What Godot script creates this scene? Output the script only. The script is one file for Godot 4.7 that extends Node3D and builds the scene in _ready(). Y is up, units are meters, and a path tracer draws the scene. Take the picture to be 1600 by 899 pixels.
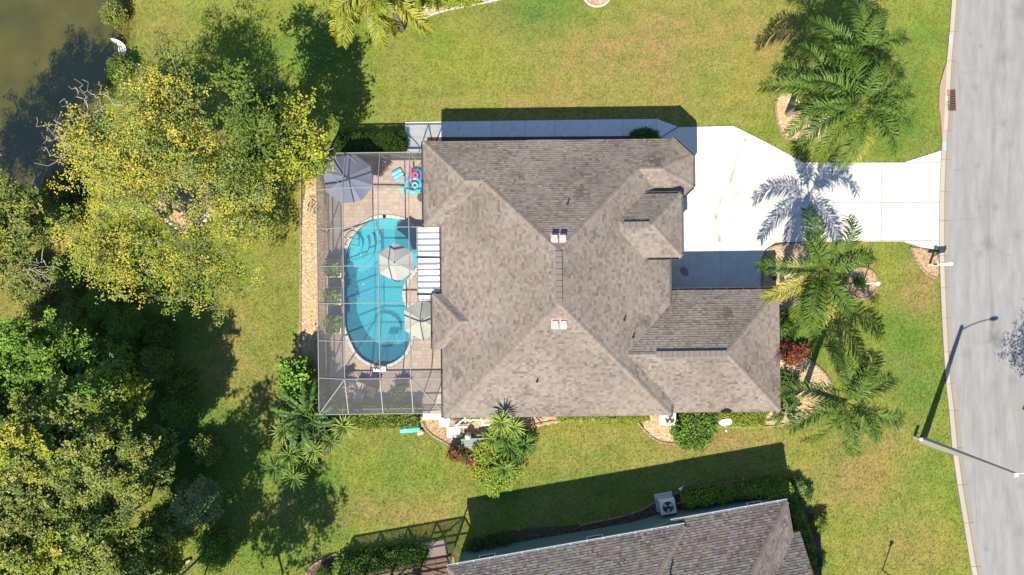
extends Node3D
# An aerial view straight down on a hip-roofed house with a screened pool, its drive, palms, pond and neighbours.
# The site was surveyed on a plan: u runs east, v runs south, 25 plan steps to the metre, taken from 43 m up.

const FLY := 43.0
const STEP := 25.0
const TURN := 0.0122          # the house stands about 0.7 degrees off the street grid
const DOWN := Vector3(0, -1, 0)
const UP := Vector3(0, 1, 0)

var rng := RandomNumberGenerator.new()
var taken := {}
var M := {}
var keep_out: Array[PackedVector2Array] = []     # ground that carries no grass
var lawn_picture: Image
var pond_edge := PackedVector2Array()


# ---------------------------------------------------------------- shapes
class Geo:
	var v := PackedVector3Array()
	var n := PackedVector3Array()
	var c := PackedColorArray()
	var uv := PackedVector2Array()
	var col := Color.WHITE

	func put(p: Vector3, m: Vector3) -> void:
		v.append(p)
		n.append(m)
		c.append(col)

	func tri(a: Vector3, b: Vector3, d: Vector3, out := Vector3.ZERO) -> void:
		var m := (b - a).cross(d - a)
		if m.length_squared() < 1e-16:
			return
		m = m.normalized()
		if out != Vector3.ZERO and m.dot(out) < 0.0:
			m = -m
			put(a, m)
			put(b, m)
			put(d, m)
		else:
			put(a, m)
			put(d, m)
			put(b, m)

	func face(p: PackedVector3Array, out := Vector3.ZERO) -> void:
		for i in range(1, p.size() - 1):
			tri(p[0], p[i], p[i + 1], out)

	func quad(a: Vector3, b: Vector3, d: Vector3, e: Vector3, out := Vector3.ZERO) -> void:
		tri(a, b, d, out)
		tri(a, d, e, out)

	func smooth(a: Vector3, b: Vector3, d: Vector3, na: Vector3, nb: Vector3, nd: Vector3) -> void:
		if (b - a).cross(d - a).dot(na + nb + nd) < 0.0:
			put(a, na)
			put(b, nb)
			put(d, nd)
		else:
			put(a, na)
			put(d, nd)
			put(b, nb)

	# a box with chamfered edges (ch > 0) or plain
	func box(at: Vector3, size: Vector3, b := Basis(), ch := 0.0) -> void:
		var h := size / 2.0
		for ax in 3:
			for s: float in [-1.0, 1.0]:
				var e := Vector3.ZERO
				e[ax] = s
				var i := (ax + 1) % 3
				var j := (ax + 2) % 3
				var p := PackedVector3Array()
				for k: Vector2 in [Vector2(-1, -1), Vector2(1, -1), Vector2(1, 1), Vector2(-1, 1)]:
					var q := Vector3.ZERO
					q[ax] = s * h[ax]
					q[i] = k.x * (h[i] - ch)
					q[j] = k.y * (h[j] - ch)
					p.append(at + b * q)
				face(p, b * e)
		if ch <= 0.0:
			return
		for ax in 3:
			var i := (ax + 1) % 3
			var j := (ax + 2) % 3
			for si: float in [-1.0, 1.0]:
				for sj: float in [-1.0, 1.0]:
					var p := PackedVector3Array()
					for k in [0, 1, 2, 3]:
						var q := Vector3.ZERO
						q[ax] = (h[ax] - ch) * (-1.0 if k in [0, 3] else 1.0)
						q[i] = si * (h[i] - (0.0 if k < 2 else ch))
						q[j] = sj * (h[j] - (ch if k < 2 else 0.0))
						p.append(at + b * q)
					var e := Vector3.ZERO
					e[i] = si
					e[j] = sj
					face(p, b * e)
		for sx: float in [-1.0, 1.0]:
			for sy: float in [-1.0, 1.0]:
				for sz: float in [-1.0, 1.0]:
					var s := Vector3(sx, sy, sz)
					tri(at + b * (s * (h - Vector3(0, ch, ch))), at + b * (s * (h - Vector3(ch, 0, ch))), at + b * (s * (h - Vector3(ch, ch, 0))), b * s)

	# a bar of rectangular section from p to q
	func bar(p: Vector3, q: Vector3, w: float, t: float, ch := 0.0) -> void:
		var d := q - p
		var z := d.normalized()
		var side := Vector3.UP.cross(z)
		if side.length() < 0.01:
			side = Vector3.RIGHT
		side = side.normalized()
		box((p + q) / 2.0, Vector3(w, t, d.length()), Basis(side, z.cross(side), z), ch)

	func tube(p: PackedVector3Array, r: PackedFloat32Array, sides := 6, cap := true) -> void:
		var rings := []
		var norms := []
		var ref := Vector3(0.31, 0.12, 0.94)
		for i in p.size():
			var t := (p[mini(i + 1, p.size() - 1)] - p[maxi(i - 1, 0)]).normalized()
			var a := t.cross(ref)
			if a.length() < 0.05:
				a = t.cross(Vector3(0.9, 0.3, 0.1))
			a = a.normalized()
			var b := t.cross(a)
			var ring := PackedVector3Array()
			var nn := PackedVector3Array()
			for k in sides:
				var w := TAU * k / sides
				var m := a * cos(w) + b * sin(w)
				ring.append(p[i] + m * r[i])
				nn.append(m)
			rings.append(ring)
			norms.append(nn)
		for i in p.size() - 1:
			for k in sides:
				var l := (k + 1) % sides
				smooth(rings[i][k], rings[i][l], rings[i + 1][l], norms[i][k], norms[i][l], norms[i + 1][l])
				smooth(rings[i][k], rings[i + 1][l], rings[i + 1][k], norms[i][k], norms[i + 1][l], norms[i + 1][k])
		if cap:
			face(rings[0], p[0] - p[1])
			face(rings[-1], p[-1] - p[-2])

	func rod(a: Vector3, b: Vector3, r: float, sides := 8) -> void:
		tube(PackedVector3Array([a, b]), PackedFloat32Array([r, r]), sides)

	# turned about the upright axis through at: profile of (radius, height)
	func lathe(at: Vector3, prof: PackedVector2Array, sides := 20, squash := Vector2.ONE) -> void:
		for i in prof.size() - 1:
			var d := prof[i + 1] - prof[i]
			for k in sides:
				var p := PackedVector3Array()
				var m := PackedVector3Array()
				for q: Vector2i in [Vector2i(i, k), Vector2i(i, k + 1), Vector2i(i + 1, k + 1), Vector2i(i + 1, k)]:
					var w := TAU * q.y / sides
					p.append(at + Vector3(cos(w) * prof[q.x].x * squash.x, prof[q.x].y, sin(w) * prof[q.x].x * squash.y))
					m.append(Vector3(cos(w) * d.y, -d.x, sin(w) * d.y).normalized() * (1.0 if d.y > 0 or d.x < 0 else 1.0))
				smooth(p[0], p[1], p[2], m[0], m[1], m[2])
				smooth(p[0], p[2], p[3], m[0], m[2], m[3])

	func ball(at: Vector3, r: Vector3, sides := 12) -> void:
		var half := sides / 2
		for i in half:
			for k in sides:
				var p := PackedVector3Array()
				for q: Vector2i in [Vector2i(i, k), Vector2i(i, k + 1), Vector2i(i + 1, k + 1), Vector2i(i + 1, k)]:
					var t := PI * q.x / half
					var w := TAU * q.y / sides
					p.append(Vector3(sin(t) * cos(w), cos(t), sin(t) * sin(w)))
				smooth(at + p[0] * r, at + p[1] * r, at + p[2] * r, p[0], p[1], p[2])
				smooth(at + p[0] * r, at + p[2] * r, at + p[3] * r, p[0], p[2], p[3])

	# an upright prism over an outline of (x, z)
	func prism(o: PackedVector2Array, y0: float, y1: float, bottom := false) -> void:
		var t := Geometry2D.triangulate_polygon(o)
		for i in range(0, t.size(), 3):
			tri(Vector3(o[t[i]].x, y1, o[t[i]].y), Vector3(o[t[i + 1]].x, y1, o[t[i + 1]].y), Vector3(o[t[i + 2]].x, y1, o[t[i + 2]].y), Vector3.UP)
			if bottom:
				tri(Vector3(o[t[i]].x, y0, o[t[i]].y), Vector3(o[t[i + 1]].x, y0, o[t[i + 1]].y), Vector3(o[t[i + 2]].x, y0, o[t[i + 2]].y), Vector3.DOWN)
		var turn := 1.0 if Geometry2D.is_polygon_clockwise(o) else -1.0
		for i in o.size():
			var a := o[i]
			var b := o[(i + 1) % o.size()]
			var out := Vector3(b.y - a.y, 0, a.x - b.x) * -turn
			quad(Vector3(a.x, y0, a.y), Vector3(b.x, y0, b.y), Vector3(b.x, y1, b.y), Vector3(a.x, y1, a.y), out)

	# a sheet of some thickness with one straight outline, any plane
	func sheet(o: PackedVector2Array, y: float) -> void:
		var t := Geometry2D.triangulate_polygon(o)
		for i in range(0, t.size(), 3):
			tri(Vector3(o[t[i]].x, y, o[t[i]].y), Vector3(o[t[i + 1]].x, y, o[t[i + 1]].y), Vector3(o[t[i + 2]].x, y, o[t[i + 2]].y), Vector3.UP)


# ---------------------------------------------------------------- scene helpers
func mesh_of(g: Geo, m: Material) -> ArrayMesh:
	var a := []
	a.resize(Mesh.ARRAY_MAX)
	a[Mesh.ARRAY_VERTEX] = g.v
	a[Mesh.ARRAY_NORMAL] = g.n
	a[Mesh.ARRAY_COLOR] = g.c
	if g.uv.size() == g.v.size() and g.uv.size() > 0:
		a[Mesh.ARRAY_TEX_UV] = g.uv
	var am := ArrayMesh.new()
	am.add_surface_from_arrays(Mesh.PRIMITIVE_TRIANGLES, a)
	am.surface_set_material(0, m)
	return am


func numbered(called: String, parent: Node) -> String:
	var key := [parent, called]
	taken[key] = taken.get(key, -1) + 1
	return called if taken[key] == 0 else "%s_%03d" % [called, taken[key]]


func hang(o: Node, called: String, parent: Node) -> void:
	var to: Node = parent if parent else self
	o.name = numbered(called, to)
	to.add_child(o, true)


func place(mesh: Mesh, called: String, parent: Node = null, t := Transform3D()) -> MeshInstance3D:
	var o := MeshInstance3D.new()
	o.mesh = mesh
	o.transform = t
	hang(o, called, parent)
	return o


func build(g: Geo, called: String, m: Material, parent: Node = null) -> MeshInstance3D:
	return place(mesh_of(g, m), called, parent)


func tag(o: Node, label: String, category := "", group := "", kind := "") -> Node:
	if label:
		o.set_meta("label", label)
	if category:
		o.set_meta("category", category)
	if group:
		o.set_meta("group", group)
	if kind:
		o.set_meta("kind", kind)
	return o


func thing(called: String, label: String, category: String, at := Vector3.ZERO, turn := 0.0, group := "") -> Node3D:
	var o := Node3D.new()
	o.position = at
	o.rotation.y = turn
	hang(o, called, null)
	tag(o, label, category, group)
	return o


func setting(called: String, label: String, at := Vector3.ZERO, turn := 0.0) -> Node3D:
	var o := Node3D.new()
	o.position = at
	o.rotation.y = turn
	hang(o, called, null)
	tag(o, label, "", "", "structure")
	return o


func scatter(called: String, mesh: Mesh, where: Array[Transform3D], tint: PackedColorArray, parent: Node, stuff := true) -> MultiMeshInstance3D:
	var mm := MultiMesh.new()
	mm.transform_format = MultiMesh.TRANSFORM_3D
	mm.use_colors = true
	mm.mesh = mesh
	mm.instance_count = where.size()
	for i in where.size():
		mm.set_instance_transform(i, where[i])
		mm.set_instance_color(i, tint[i])
	var o := MultiMeshInstance3D.new()
	o.multimesh = mm
	hang(o, called, parent)
	if stuff:
		o.set_meta("kind", "stuff")
	return o


# a point of the site plan, as seen from the survey height, that lies h above the ground
func at(u: float, v: float, h := 0.0) -> Vector3:
	var k := (FLY - h) / (FLY * STEP)
	return Vector3((u - 800.0) * k, h, (v - 449.5) * k)


func flat(u: float, v: float, h := 0.0) -> Vector2:
	var p := at(u, v, h)
	return Vector2(p.x, p.z)


# the same in the axes of the house
func own(u: float, v: float, h := 0.0) -> Vector2:
	return flat(u, v, h).rotated(TURN)


func outline(p: Array, h := 0.0) -> PackedVector2Array:
	var o := PackedVector2Array()
	for q: Vector2 in p:
		o.append(flat(q.x, q.y, h))
	return o


func outline_own(p: Array, h := 0.0) -> PackedVector2Array:
	var o := PackedVector2Array()
	for q: Vector2 in p:
		o.append(own(q.x, q.y, h))
	return o


# rounds an outline by cutting its corners
func rounded(o: PackedVector2Array, times := 2, closed := true) -> PackedVector2Array:
	for k in times:
		var r := PackedVector2Array()
		var m := o.size() if closed else o.size() - 1
		if not closed:
			r.append(o[0])
		for i in m:
			var a := o[i]
			var b := o[(i + 1) % o.size()]
			r.append(a.lerp(b, 0.25))
			r.append(a.lerp(b, 0.75))
		if not closed:
			r.append(o[-1])
		o = r
	return o


func circle(c: Vector2, r: float, sides := 24) -> PackedVector2Array:
	var o := PackedVector2Array()
	for i in sides:
		o.append(c + Vector2.from_angle(TAU * i / sides) * r)
	return o


func jit(c: Color, by: float) -> Color:
	var k := 1.0 + rng.randf_range(-by, by)
	return Color(c.r * k * (1.0 + rng.randf_range(-by, by) * 0.4), c.g * k, c.b * k * (1.0 + rng.randf_range(-by, by) * 0.4))


# ---------------------------------------------------------------- materials
func noise_tex(freq: float, lo: float, hi: float, sd := 1, octaves := 4, kind := FastNoiseLite.TYPE_SIMPLEX_SMOOTH, tint := Color.WHITE) -> NoiseTexture2D:
	var f := FastNoiseLite.new()
	f.noise_type = kind
	f.seed = sd
	f.frequency = freq
	f.fractal_octaves = octaves
	f.fractal_gain = 0.6
	var t := NoiseTexture2D.new()
	t.width = 512
	t.height = 512
	t.seamless = true
	t.noise = f
	var ramp := Gradient.new()
	ramp.set_color(0, Color(lo, lo, lo) * tint)
	ramp.set_color(1, Color(hi, hi, hi))
	t.color_ramp = ramp
	return t


# a dull surface: base colour as linear values, grain of tex repeated `per` times a metre
func dull(c: Color, rough: float, tex: Texture2D = null, per := 1.0, relief := 0.0, relief_tex: Texture2D = null) -> StandardMaterial3D:
	var m := StandardMaterial3D.new()
	m.albedo_color = c.linear_to_srgb()
	m.roughness = rough
	m.vertex_color_use_as_albedo = true
	m.metallic_specular = 0.35
	if tex:
		m.albedo_texture = tex
		m.uv1_triplanar = true
		m.uv1_world_triplanar = true
		m.uv1_scale = Vector3.ONE * per
	if relief > 0.0:
		m.heightmap_enabled = true
		m.heightmap_texture = relief_tex if relief_tex else tex
		m.heightmap_scale = relief
	return m


func leafy(through := 0.35) -> StandardMaterial3D:
	var m := StandardMaterial3D.new()
	m.vertex_color_use_as_albedo = true
	m.roughness = 0.55
	m.metallic_specular = 0.3
	m.backlight_enabled = true
	m.backlight = Color(through, through * 1.1, through * 0.5).clamp()
	m.cull_mode = BaseMaterial3D.CULL_DISABLED
	return m


func make_materials() -> void:
	var fine := noise_tex(0.06, 0.72, 1.0, 3, 5)
	var soft := noise_tex(0.012, 0.7, 1.0, 9, 5)
	var grit := noise_tex(0.2, 0.55, 1.0, 5, 3)
	M.grit = grit
	M.soft = soft
	M.fine = fine
	var even := noise_tex(0.012, 0.9, 1.0, 19, 5)
	M.concrete = dull(Color(0.42, 0.413, 0.395), 0.85, even, 0.2, 0.25, grit)
	M.path = dull(Color(0.46, 0.46, 0.46), 0.85, even, 0.3, 0.2, grit)
	M.kerb = dull(Color(0.345, 0.315, 0.28), 0.9, fine, 0.6, 0.3, grit)
	M.apron = dull(Color(0.29, 0.215, 0.155), 0.9, fine, 0.5, 0.3, grit)
	M.road = dull(Color(0.255, 0.257, 0.268), 0.92, noise_tex(0.02, 0.88, 1.0, 21, 7), 0.06, 0.5, grit)
	M.road.uv1_scale = Vector3(0.16, 0.1, 0.03)
	M.road.detail_enabled = true
	M.road.detail_blend_mode = BaseMaterial3D.BLEND_MODE_MUL
	M.road.detail_albedo = noise_tex(0.3, 0.72, 1.0, 22, 3)
	M.road.detail_uv_layer = BaseMaterial3D.DETAIL_UV_2
	M.road.uv2_triplanar = true
	M.road.uv2_world_triplanar = true
	M.road.uv2_scale = Vector3.ONE * 0.8
	M.crack = dull(Color(0.13, 0.13, 0.13), 0.95)
	M.iron = dull(Color(0.16, 0.075, 0.045), 0.8, grit, 2.0)
	M.shingle = dull(Color(1.31, 1.29, 1.33), 0.95, grit, 1.6, 0.15, grit)
	M.felt = dull(Color(0.06, 0.052, 0.048), 0.95)
	M.fascia = dull(Color(0.10, 0.085, 0.075), 0.6)
	M.gutter = dull(Color(0.075, 0.072, 0.075), 0.45)
	M.gutter_white = dull(Color(0.46, 0.47, 0.48), 0.4)
	M.stucco = dull(Color(0.52, 0.46, 0.37), 0.95, fine, 1.0, 0.3, grit)
	M.teal_wall = dull(Color(0.125, 0.25, 0.225), 0.9, fine, 0.8, 0.25, grit)
	M.white = dull(Color(0.6, 0.6, 0.59), 0.4)
	M.white_dull = dull(Color(0.5, 0.48, 0.45), 0.8, fine, 1.5)
	M.grey_metal = dull(Color(0.33, 0.34, 0.35), 0.45)
	M.frame = dull(Color(0.15, 0.15, 0.155), 0.5)
	M.bronze = dull(Color(0.035, 0.03, 0.028), 0.5)
	M.black = dull(Color(0.015, 0.015, 0.016), 0.6)
	M.screen = dull(Color(0.16, 0.16, 0.17, 0.07), 0.9)
	M.screen.transparency = BaseMaterial3D.TRANSPARENCY_ALPHA
	M.screen.cull_mode = BaseMaterial3D.CULL_DISABLED
	M.screen_slope = M.screen.duplicate()
	M.screen_slope.albedo_color.a = 0.2  # sloped panels made more opaque to add shade on the deck
	M.screen_west = dull(Color(0.05, 0.048, 0.046, 0.6), 0.9)
	M.screen_west.transparency = BaseMaterial3D.TRANSPARENCY_ALPHA
	M.screen_west.cull_mode = BaseMaterial3D.CULL_DISABLED
	M.screen_west.albedo_color.a = 0.6  # west wall opacity raised to deepen the shade it casts
	M.screen_south = M.screen_west.duplicate()
	M.screen_south.albedo_color.a = 0.45  # end walls also denser than the roof mesh, for a darker cast shadow
	M.screen_dark = dull(Color(0.04, 0.04, 0.04, 0.42), 0.9)
	M.screen_dark.transparency = BaseMaterial3D.TRANSPARENCY_ALPHA
	M.screen_dark.cull_mode = BaseMaterial3D.CULL_DISABLED
	M.glass = dull(Color(0.05, 0.06, 0.07), 0.05)
	M.glass.metallic_specular = 0.7
	M.paver = dull(Color(1, 1, 1), 0.9, grit, 1.4)
	M.coping = dull(Color(0.44, 0.44, 0.425), 0.85, fine, 1.2)
	M.pool = dull(Color(0.035, 0.38, 0.50), 0.7, noise_tex(0.075, 0.5, 1.0, 14, 3), 0.5)  # mottled colour stands in for ripple light on the pool floor
	M.pool_step = dull(Color(0.05, 0.38, 0.46), 0.7, noise_tex(0.03, 0.8, 1.0, 15, 5), 0.8)
	M.tile = dull(Color(0.02, 0.09, 0.15), 0.3)
	M.basin = dull(Color(0.03, 0.075, 0.09), 0.3)
	var water := StandardMaterial3D.new()
	water.albedo_color = Color(0.22, 0.66, 0.78, 0.21)
	water.transparency = BaseMaterial3D.TRANSPARENCY_ALPHA
	water.roughness = 0.03
	water.normal_enabled = true
	var rip := noise_tex(0.02, 0.0, 1.0, 33, 2)
	rip.color_ramp = null
	rip.as_normal_map = true
	rip.bump_strength = 12.0
	water.normal_texture = rip
	water.normal_scale = 1.0
	water.uv1_triplanar = true
	water.uv1_world_triplanar = true
	water.uv1_scale = Vector3.ONE * 0.5
	M.water = water
	M.pond = dull(Color(0.054, 0.052, 0.010), 0.12, noise_tex(0.01, 0.8, 1.0, 41, 3), 0.05)
	M.pond.metallic_specular = 0.5
	M.bark = dull(Color(0.30, 0.27, 0.24), 0.95, grit, 1.5, 1.0, grit)
	M.pale_bark = dull(Color(0.42, 0.40, 0.37), 0.95, grit, 1.5, 0.6, grit)
	M.palm_trunk = dull(Color(0.24, 0.21, 0.18), 0.95, grit, 1.2, 0.8, grit)
	M.leaf = leafy(0.32)
	M.frond = leafy(0.09)
	M.blade = leafy(0.3)
	M.mulch = dull(Color(0.46, 0.36, 0.235), 0.98, noise_tex(0.11, 0.62, 1.0, 51, 4, FastNoiseLite.TYPE_SIMPLEX_SMOOTH, Color(1.0, 0.85, 0.7)), 0.9, 2.5, grit)
	M.dark_mulch = dull(Color(0.13, 0.095, 0.07), 0.98, noise_tex(0.11, 0.4, 1.0, 52, 4), 0.9, 2.0, grit)
	M.chip = dull(Color(1, 1, 1), 0.95)
	M.edging = dull(Color(0.36, 0.26, 0.2), 0.9, grit, 1.2)
	M.stone = dull(Color(0.55, 0.53, 0.5), 0.9, grit, 1.5, 0.8, grit)
	M.slate_cloth = dull(Color(0.128, 0.148, 0.215), 0.9, fine, 1.0)
	M.grey_cloth = dull(Color(0.40, 0.415, 0.42), 0.9, noise_tex(0.05, 0.5, 1.0, 61, 4), 1.6)
	M.pale_cloth = dull(Color(0.30, 0.32, 0.295), 0.9, noise_tex(0.02, 0.7, 1.0, 62, 4), 1.0)
	M.vinyl_blue = dull(Color(0.02, 0.32, 0.55), 0.25)
	M.vinyl_aqua = dull(Color(0.03, 0.45, 0.5), 0.25)
	M.vinyl_pink = dull(Color(0.55, 0.04, 0.22), 0.35)
	M.vinyl_green = dull(Color(0.1, 0.42, 0.3), 0.35)
	M.orange = dull(Color(0.55, 0.2, 0.06), 0.6)
	M.tan_cloth = dull(Color(0.42, 0.32, 0.23), 0.9, fine, 2.0)
	M.wicker = dull(Color(0.06, 0.045, 0.04), 0.8)
	M.pan_roof = dull(Color(0.62, 0.63, 0.65), 0.5, fine, 0.8)
	M.chrome = dull(Color(0.6, 0.6, 0.6), 0.15)
	M.chrome.metallic = 1.0
	M.vent_pink = dull(Color(0.42, 0.24, 0.24), 0.7)
	M.terracotta = dull(Color(0.42, 0.27, 0.19), 0.9, fine, 0.8)
	M.pale_green = dull(Color(0.20, 0.245, 0.22), 0.7, fine, 1.0)
	M.blue_paint = dull(Color(0.18, 0.42, 0.66), 0.7)


# ---------------------------------------------------------------- roofs
# Keeps the part of a convex outline where k.x * x + k.y * z >= k.z
func cut(o: PackedVector2Array, k: Vector3) -> PackedVector2Array:
	var r := PackedVector2Array()
	for i in o.size():
		var a := o[i]
		var b := o[(i + 1) % o.size()]
		var da := k.x * a.x + k.y * a.y - k.z
		var db := k.x * b.x + k.y * b.y - k.z
		if da >= 0.0:
			r.append(a)
		if (da > 0.0 and db < 0.0) or (da < 0.0 and db > 0.0):
			r.append(a.lerp(b, da / (da - db)))
	return r


func area_of(o: PackedVector2Array) -> float:
	var s := 0.0
	for i in o.size():
		s += o[i].cross(o[(i + 1) % o.size()])
	return absf(s) / 2.0


class Wing:
	var p: PackedVector2Array
	var h: float
	var s: float
	var gable: Array
	var gutter: Array
	var k: Array[Vector3] = []      # inward distance of each edge: x, z, offset

	func _init(o: PackedVector2Array, height: float, slope: float, gutters := [], gables := []) -> void:
		p = o
		h = height
		s = slope
		gable = gables
		gutter = gutters
		var mid := Vector2.ZERO
		for q in o:
			mid += q / o.size()
		for i in o.size():
			var d := (o[(i + 1) % o.size()] - o[i]).normalized()
			var n := Vector2(-d.y, d.x)
			if n.dot(mid - o[i]) < 0.0:
				n = -n
			k.append(Vector3(n.x, n.y, n.dot(o[i])))

	func away(i: int, q: Vector2) -> float:
		return k[i].x * q.x + k[i].y * q.y - k[i].z

	func inside(q: Vector2, slack := 0.0) -> bool:
		for i in k.size():
			if away(i, q) < slack:
				return false
		return true

	func height(q: Vector2) -> float:
		var d := 1e9
		for i in k.size():
			if not i in gable:
				d = minf(d, away(i, q))
		return h + s * d


func covered(wings: Array, w: int, q: Vector2, y: float) -> bool:
	for o in wings.size():
		if o != w and wings[o].inside(q) and wings[o].height(q) > y:
			return true
	return false


# Every slope of the wings' common roof: [wing, edge, convex outlines]
func slopes(wings: Array) -> Array:
	var r := []
	for wi in wings.size():
		var w: Wing = wings[wi]
		for e in w.p.size():
			if e in w.gable:
				continue
			var poly := w.p.duplicate()
			for f in w.p.size():
				if f != e and not f in w.gable:
					poly = cut(poly, w.k[f] - w.k[e])
			var pieces := [poly]
			for oi in wings.size():
				if oi == wi:
					continue
				var o: Wing = wings[oi]
				var under := 0.6 if o.h > w.h + 0.3 else 0.0      # a lower roof runs on a little under a higher eave
				var tie := 0.0004 if oi > wi else -0.0004
				var bounds: Array[Vector3] = []
				var none := false
				for f in o.p.size():
					if not f in o.gable:
						var q: Vector3 = o.k[f] * o.s - w.k[e] * w.s
						q.z += w.h - o.h + tie
						if Vector2(q.x, q.y).length() < 1e-6:
							if q.z > 0.0:
								none = true
						else:
							bounds.append(q)
					bounds.append(o.k[f] + Vector3(0, 0, under))
				if none:
					continue
				var left := []
				for piece: PackedVector2Array in pieces:
					var rest: PackedVector2Array = piece
					for q in bounds:
						var off := cut(rest, -q)
						if off.size() > 2 and area_of(off) > 0.0005:
							left.append(off)
						rest = cut(rest, q)
						if rest.size() < 3:
							break
				pieces = left
			r.append([wi, e, pieces])
	return r


# dark weathered spots on the main roof: x, z, radius
const STAINS: Array[Vector3] = [Vector3(8.35, -7.15, 0.85), Vector3(0.6, -6.4, 0.5), Vector3(7.6, 2.2, 0.5), Vector3(12.6, 1.6, 0.6), Vector3(-3.2, 4.9, 0.5), Vector3(4.0, -5.2, 0.6)]


func tone(r: float, q: float) -> Color:
	var tan_ := Color(0.185, 0.155, 0.128)
	var brown := Color(0.118, 0.092, 0.079)
	var grey := Color(0.178, 0.166, 0.152)
	var c := tan_.lerp(grey, clampf(r * 1.6 - 0.3, 0, 1))
	return c.lerp(brown, clampf(q, 0, 1))


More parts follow.
